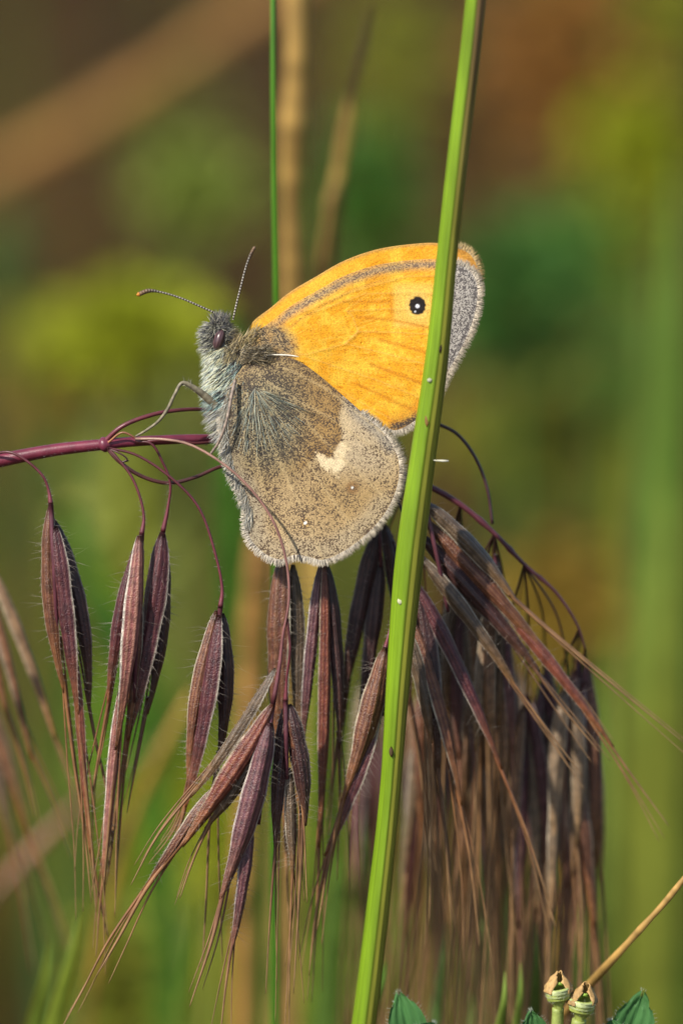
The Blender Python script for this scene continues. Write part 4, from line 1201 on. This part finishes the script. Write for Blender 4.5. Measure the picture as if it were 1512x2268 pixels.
    # legs
    def leg(pts_, widths, c, hairy=None):
        n_ = 50
        q = smooth_path(pts_, n_); w = np.array([tuple(P(*z)) for z in q])
        rad_ = np.interp(np.linspace(0, 1, n_), np.linspace(0, 1, len(widths)), widths) * .5 * K
        lb = MB()
        cc = np.ones((n_, 3)) * np.array(c) * (1 + .35 * np.sin(np.arange(n_) * 1.7) * np.sin(np.arange(n_) * .6))[:, None]
        lb.tube(w, rad_, cc, 8)
        for i in range(160 if c[0] > .19 else 0):
            j = r.randrange(2, n_ - 2)
            tn = w[j + 1] - w[j - 1]; tn /= np.linalg.norm(tn)
            sd = np.cross(tn, F0) * r.choice((-1, 1)) + F0 * r.uniform(-.6, .2)
            cl = np.array(r.choice([(0.45, 0.42, 0.30), (0.20, 0.18, 0.14), (0.10, 0.09, 0.08)]))
            long = hairy and j < n_ * hairy
            lb.hair(w[j], sd + tn * r.uniform(.3, 1.2), (r.uniform(9, 17) if long else r.uniform(3, 6)) * K, .6 * K, cl)
        lb.build("leg", M_CHITIN, bf, base)
    leg([(478, 898, -.8), (455, 878, -1.1), (428, 858, -1.5), (404, 848, -1.7), (388, 872, -1.7), (372, 905, -1.5), (352, 932, -1.2), (326, 952, -.9), (300, 967, -.5)], [19, 17, 12, 8, 7, 7.5, 6.5, 6, 4.5], (0.20, 0.17, 0.11), .36)
    leg([(521, 842, -1.9), (514, 872, -2.1), (508, 905, -2.2), (498, 945, -2.2), (484, 980, -1.9), (466, 1006, -1.5)], [8, 8, 7, 6.5, 6.5, 5], (0.24, 0.18, 0.14))
    leg([(505, 915, .9), (478, 912, 1.2), (452, 918, 1.2), (458, 924, 1.1), (470, 945, .9), (482, 968, .9)], [12, 8, 6, 5, 5, 4], (0.06, 0.05, 0.04))
    leg([(515, 930, .6), (495, 955, 1.0), (470, 975, 1.3), (455, 985, 1.2)], [10, 7, 6, 4], (0.18, 0.14, 0.10))
    # wings
    make_wing("forewing", FORE, fore_pattern, 1, 0, [], (800, 760), bf, base, (2, -31), -0.012, 60, 260, (8.6, 22), (0.62, 0.46, 0.22), "farther forewing, its orange upper side showing above the near wing", True, 5)
    make_wing("hindwing", HIND, hind_pattern, 1, 1, [], (690, 1020), bf, base, (3, -2), -.01, 40, 200, (8, 26), seed=6)
    make_wing("forewing", FORE, fore_pattern, -1, 1, FVEIN, (800, 760), bf, base, rings=130, around=520, fringe=(9, 22), label="orange forewing with a black eyespot and grey tip", seed=7)
    make_wing("hindwing", HIND, hind_pattern, -1, 0, HVEIN, (690, 1020), bf, base, rings=130, around=520, fringe=(6, 29), label="speckled brown hindwing with a cream patch", seed=8)
    # bright bare vein at the hindwing's front edge
    vb = MB()
    q = [(584, 787), (610, 786), (640, 787), (662, 790)]
    w = world_path([(x, y, float(wing_depth(np.array(x), np.array(y), -1, 0)) - .12) for x, y in q], 16)
    vb.tube(w, np.array([.8, 1.2, 1.5, 1.6] + [1.7] * 8 + [1.6, 1.3, 1, .6]) * K, (0.80, 0.74, 0.62), 6)
    vb.build("costal_vein", M_CHITIN, bf, base)
make_butterfly()

# ------------------------------------------------------------------ medick with curled pods, straw, low blades
def make_medick():
    r = random.Random(4)
    base = Vector((P(1270, 2268, 2).x, P(1270, 2268, 8).y + .01, -0.02))
    t = thing("medick_plant", base, "low medick plant with two curled green seed pods and toothed leaflets", "medick")
    foot = tuple(base)
    sb = MB()
    def stem(pts_, w0, w1, c=(0.30, 0.36, 0.09)):
        w = [foot] + [tuple(Vector(foot).lerp(P(*pts_[0]), .6))] + [tuple(P(*q)) for q in pts_]
        sb.tube(smooth_path(w, 40), np.linspace(w0, w1, 40) * .5 * K, c, 8)
    stem([(1232, 2400, 3), (1232, 2310, 1.2), (1235, 2232, .5)], 36, 26)
    stem([(1262, 2420, 3), (1268, 2330, 1.2), (1282, 2258, .5)], 40, 32)
    stem([(900, 2500, 4), (905, 2360, 2), (915, 2290, 1)], 22, 14)
    stem([(1395, 2500, 4), (1392, 2370, 2), (1385, 2330, 1)], 22, 14)
    stem([(1180, 2500, 4), (1185, 2370, 2), (1190, 2310, 1)], 22, 14)
    sb.build("stem", M_POD, t, base)
    # coiled pods: ringed green cups under torn, withered brown hoods
    def ring_pt(cx, cy, rad, f, h, tilt, dbase=.4):
        x = cx + rad * math.cos(f) + h * math.sin(tilt)
        y = cy - h * math.cos(tilt) + rad * math.sin(f) * .36
        return tuple(P(x, y, dbase - rad * math.sin(f) * .027))
    for (cx, cy, tilt, sz, sd_) in ((1236, 2206, -.05, 1.0, 1), (1286, 2232, .12, 1.05, 5)):
        rp = random.Random(sd_)
        fs = np.linspace(0, 2 * math.pi, 28, endpoint=False)
        prof = [(-34, 8), (-22, 11), (-12, 17), (-7, 24), (-4, 27), (0, 25.5), (3, 29), (7, 27), (10, 30), (14, 28), (17, 30), (20, 26), (17, 22), (10, 18), (4, 12)]
        pts_ = np.array([[ring_pt(cx, cy, r_ * sz * (1 + .04 * math.sin(3 * f + h)), f, (h + 4 * math.sin(f + sd_)) * sz, tilt) for f in fs] for h, r_ in prof])
        cc = np.array([[np.array((0.46, 0.52, 0.24) if r_ > 27.5 else (0.36, 0.42, 0.09)) * rp.uniform(.9, 1.1) for f in fs] for h, r_ in prof])
        pb = MB(); pb.grid(pts_, cc, closed=True)
        w = pts_.reshape(-1, 3)
        # curled green tip inside
        q = [ring_pt(cx, cy, (15 - 9 * g) * sz, 2.4 + g * 5.2, (16 + 14 * g) * sz, tilt) for g in np.linspace(0, 1, 24)]
        pb.tube(q, np.linspace(6.5, 3.2, 24) * K * sz, (0.26, 0.40, 0.06), 8)
        pod = pb.build("seed_pod", M_POD, t, base)
        cb = MB(); rows = []; cols = []
        for i in range(13):
            g = i / 12
            row = []; cr_ = []
            for f in np.linspace(math.radians(118), math.radians(405), 30):
                peak = .55 + .45 * math.sin((f - math.radians(118)) / math.radians(287) * math.pi) + .07 * math.sin(f * 5 + sd_)
                h = (12 + 40 * g * peak)
                rad = (31 * (1 - .80 * g ** 1.7) + 1.6 * math.sin(f * 7 + i * .9) + rp.uniform(-.5, .5))
                row.append(ring_pt(cx, cy, rad * sz, f, h * sz, tilt + .1 * g))
                cr_.append(np.array((0.44, 0.27, 0.10)) * (0.7 + .5 * rp.random()) * (1.1 - .3 * (1 - g)))
            rows.append(row); cols.append(cr_)
        cb.grid(np.array(rows), np.array(cols))
        o = cb.build("withered_hood", M_DRY, pod, base)
        md = o.modifiers.new("thickness", 'SOLIDIFY'); md.thickness = 0.00005
        hb = MB()
        for i in range(160):
            hb.hair(w[rp.randrange(len(w))], (rp.uniform(-1, 1), rp.uniform(-1, .2), rp.uniform(-1, 1)), rp.uniform(5, 11) * K, .32 * K, (0.6, 0.62, 0.48))
        hb.build("hair", M_HAIR, pod, base)["kind"] = "stuff"
    # toothed wedge-shaped leaflets
    def leaflet(x0, y0, x1, y1, W, d0, d1, c, tooth=0.0, point=0.42):
        a, b = P(x0, y0, d0), P(x1, y1, d1)
        ax = (b - a); L = ax.length; ax.normalize()
        sd = ax.cross(FWD).normalized(); up = sd.cross(ax).normalized()
        if up.dot(FWD) > 0: up = -up
        lb = MB(); rows = []; cols = []
        nt, ns = 22, 17
        for i in range(nt):
            tt = i / (nt - 1)
            wv = W * .5 * K * (0.10 + .90 * math.sin(min(1, tt * 1.25) * math.pi / 2)) * (1 if tt < 1 - point else max(.04, 1 - ((tt - 1 + point) / (point * 1.02)) ** 1.9) ** .7)
            saw = 1 + (tooth * (1 - ((tt * 7) % 1)) if tt > .55 else 0)
            row = []; cr_ = []
            for j in range(ns):
                q = -1 + 2 * j / (ns - 1)
                ctr = a + ax * (L * tt) + ax * (L * tooth * 1.2 * (math.cos(q * 9) * (tt > .9)))
                p = ctr + sd * (wv * q * saw) + up * (abs(q) * wv * .35 - .1 * L * tt * tt + .00008 * math.cos(q * 14 + tt * 5))
                row.append(tuple(p)); cr_.append(np.array(c) * (1.25 if abs(q) < .05 else (1 + .10 * math.cos(q * 14 + tt * 5))))
            rows.append(row); cols.append(cr_)
        lb.grid(np.array(rows), np.array(cols))
        for i in range(150):
            row = rows[r.randrange(4, nt)]
            e = r.choice((0, -1))
            p = row[e] if r.random() < .7 else rows[-1][r.randrange(ns)]
            o_ = Vector(p) - a - ax * ((Vector(p) - a).dot(ax)) 
            lb.hair(p, o_.normalized() + ax * .6 + Vector((r.uniform(-.3, .3),) * 3), r.uniform(5, 12) * K, .24 * K, (0.5, 0.56, 0.46))
        o = lb.build("leaflet", M_LEAF, t, base)
    GL = (0.07, 0.19, 0.055)
    leaflet(925, 2350, 884, 2206, 104, 3.5, 2.4, GL, .03, .72)
    leaflet(915, 2350, 960, 2268, 80, 1.5, .8, GL)
    leaflet(1376, 2350, 1420, 2210, 96, 3, 1.8, GL, .07, .5)
    leaflet(1372, 2350, 1352, 2262, 70, 1.8, 1.2, (0.06, 0.17, 0.05))
    leaflet(1190, 2330, 1176, 2246, 60, 1.5, .4, GL, .05)
    # slender needle-like shoots beside the pods
make_medick()

t_, b_ = reed("dried_plant", "golden dry straw slanting beside the curled pods", "dry plant",
     [(1560, 1890, 2), (1512, 1948, 2.2), (1470, 2000, 2.5), (1420, 2055, 3), (1370, 2110, 4), (1310, 2175, 7), (1230, 2270, 14), (1120, 2420, 22), (1000, 2600, 30)], 0.00075, (0.42, 0.25, 0.07), M_DRY, tip_taper=.25, flat=.6)
blades = [
    (175, 2020, 110, 2330, 26, .0028, (0.20, 0.26, 0.03), "short yellow green grass blade under the outermost purple spikelet"),
    (110, 2080, 70, 2330, 34, .0026, (0.17, 0.24, 0.03), "dimmer yellow green blade behind the short yellow green one"),
    (855, 2130, 800, 2330, 16, .0019, (0.10, 0.24, 0.03), "pointed green blade by the foot of the green stem"),
    (985, 2040, 955, 2330, 18, .0014, (0.17, 0.30, 0.08), "slender pale green blade beyond the green stem"),
    (1065, 2010, 1045, 2330, 24, .0015, (0.18, 0.26, 0.07), "faint green blade among the hanging awns"),
    (1118, 2150, 1100, 2330, 9, .0013, (0.24, 0.34, 0.06), "pale pointed blade next to the toothed leaflet"),
    (1152, 2130, 1140, 2330, 11, .0011, (0.22, 0.32, 0.06), "thin pale blade close beside the curled pods"),
    (1185, 2040, 1180, 2330, 14, .0011, (0.16, 0.24, 0.05), "thin olive blade behind the curled pods"),
    (430, 1990, 400, 2330, 60, .0040, (0.16, 0.24, 0.03), "soft broad green blade behind the lowest awns"),
    (740, 1880, 720, 2330, 50, .0040, (0.10, 0.18, 0.03), "soft dark green blade behind the long brown awns"),
    (690, 1300, 700, 1900, 60, .0032, (0.14, 0.20, 0.02), "olive green blade showing between the spikelets under the hindwing"),
]
for (x0, y0, x1, y1, d, wd, c, lab) in blades:
    reed("grass_plant", lab, "grass plant", [(x0, y0, d), ((x0 * 2 + x1) / 3 + 4, (y0 * 2 + y1) / 3, d), (x1, y1, d + 3)], wd, c, flat=.25, tip_taper=.12, pointed=True)
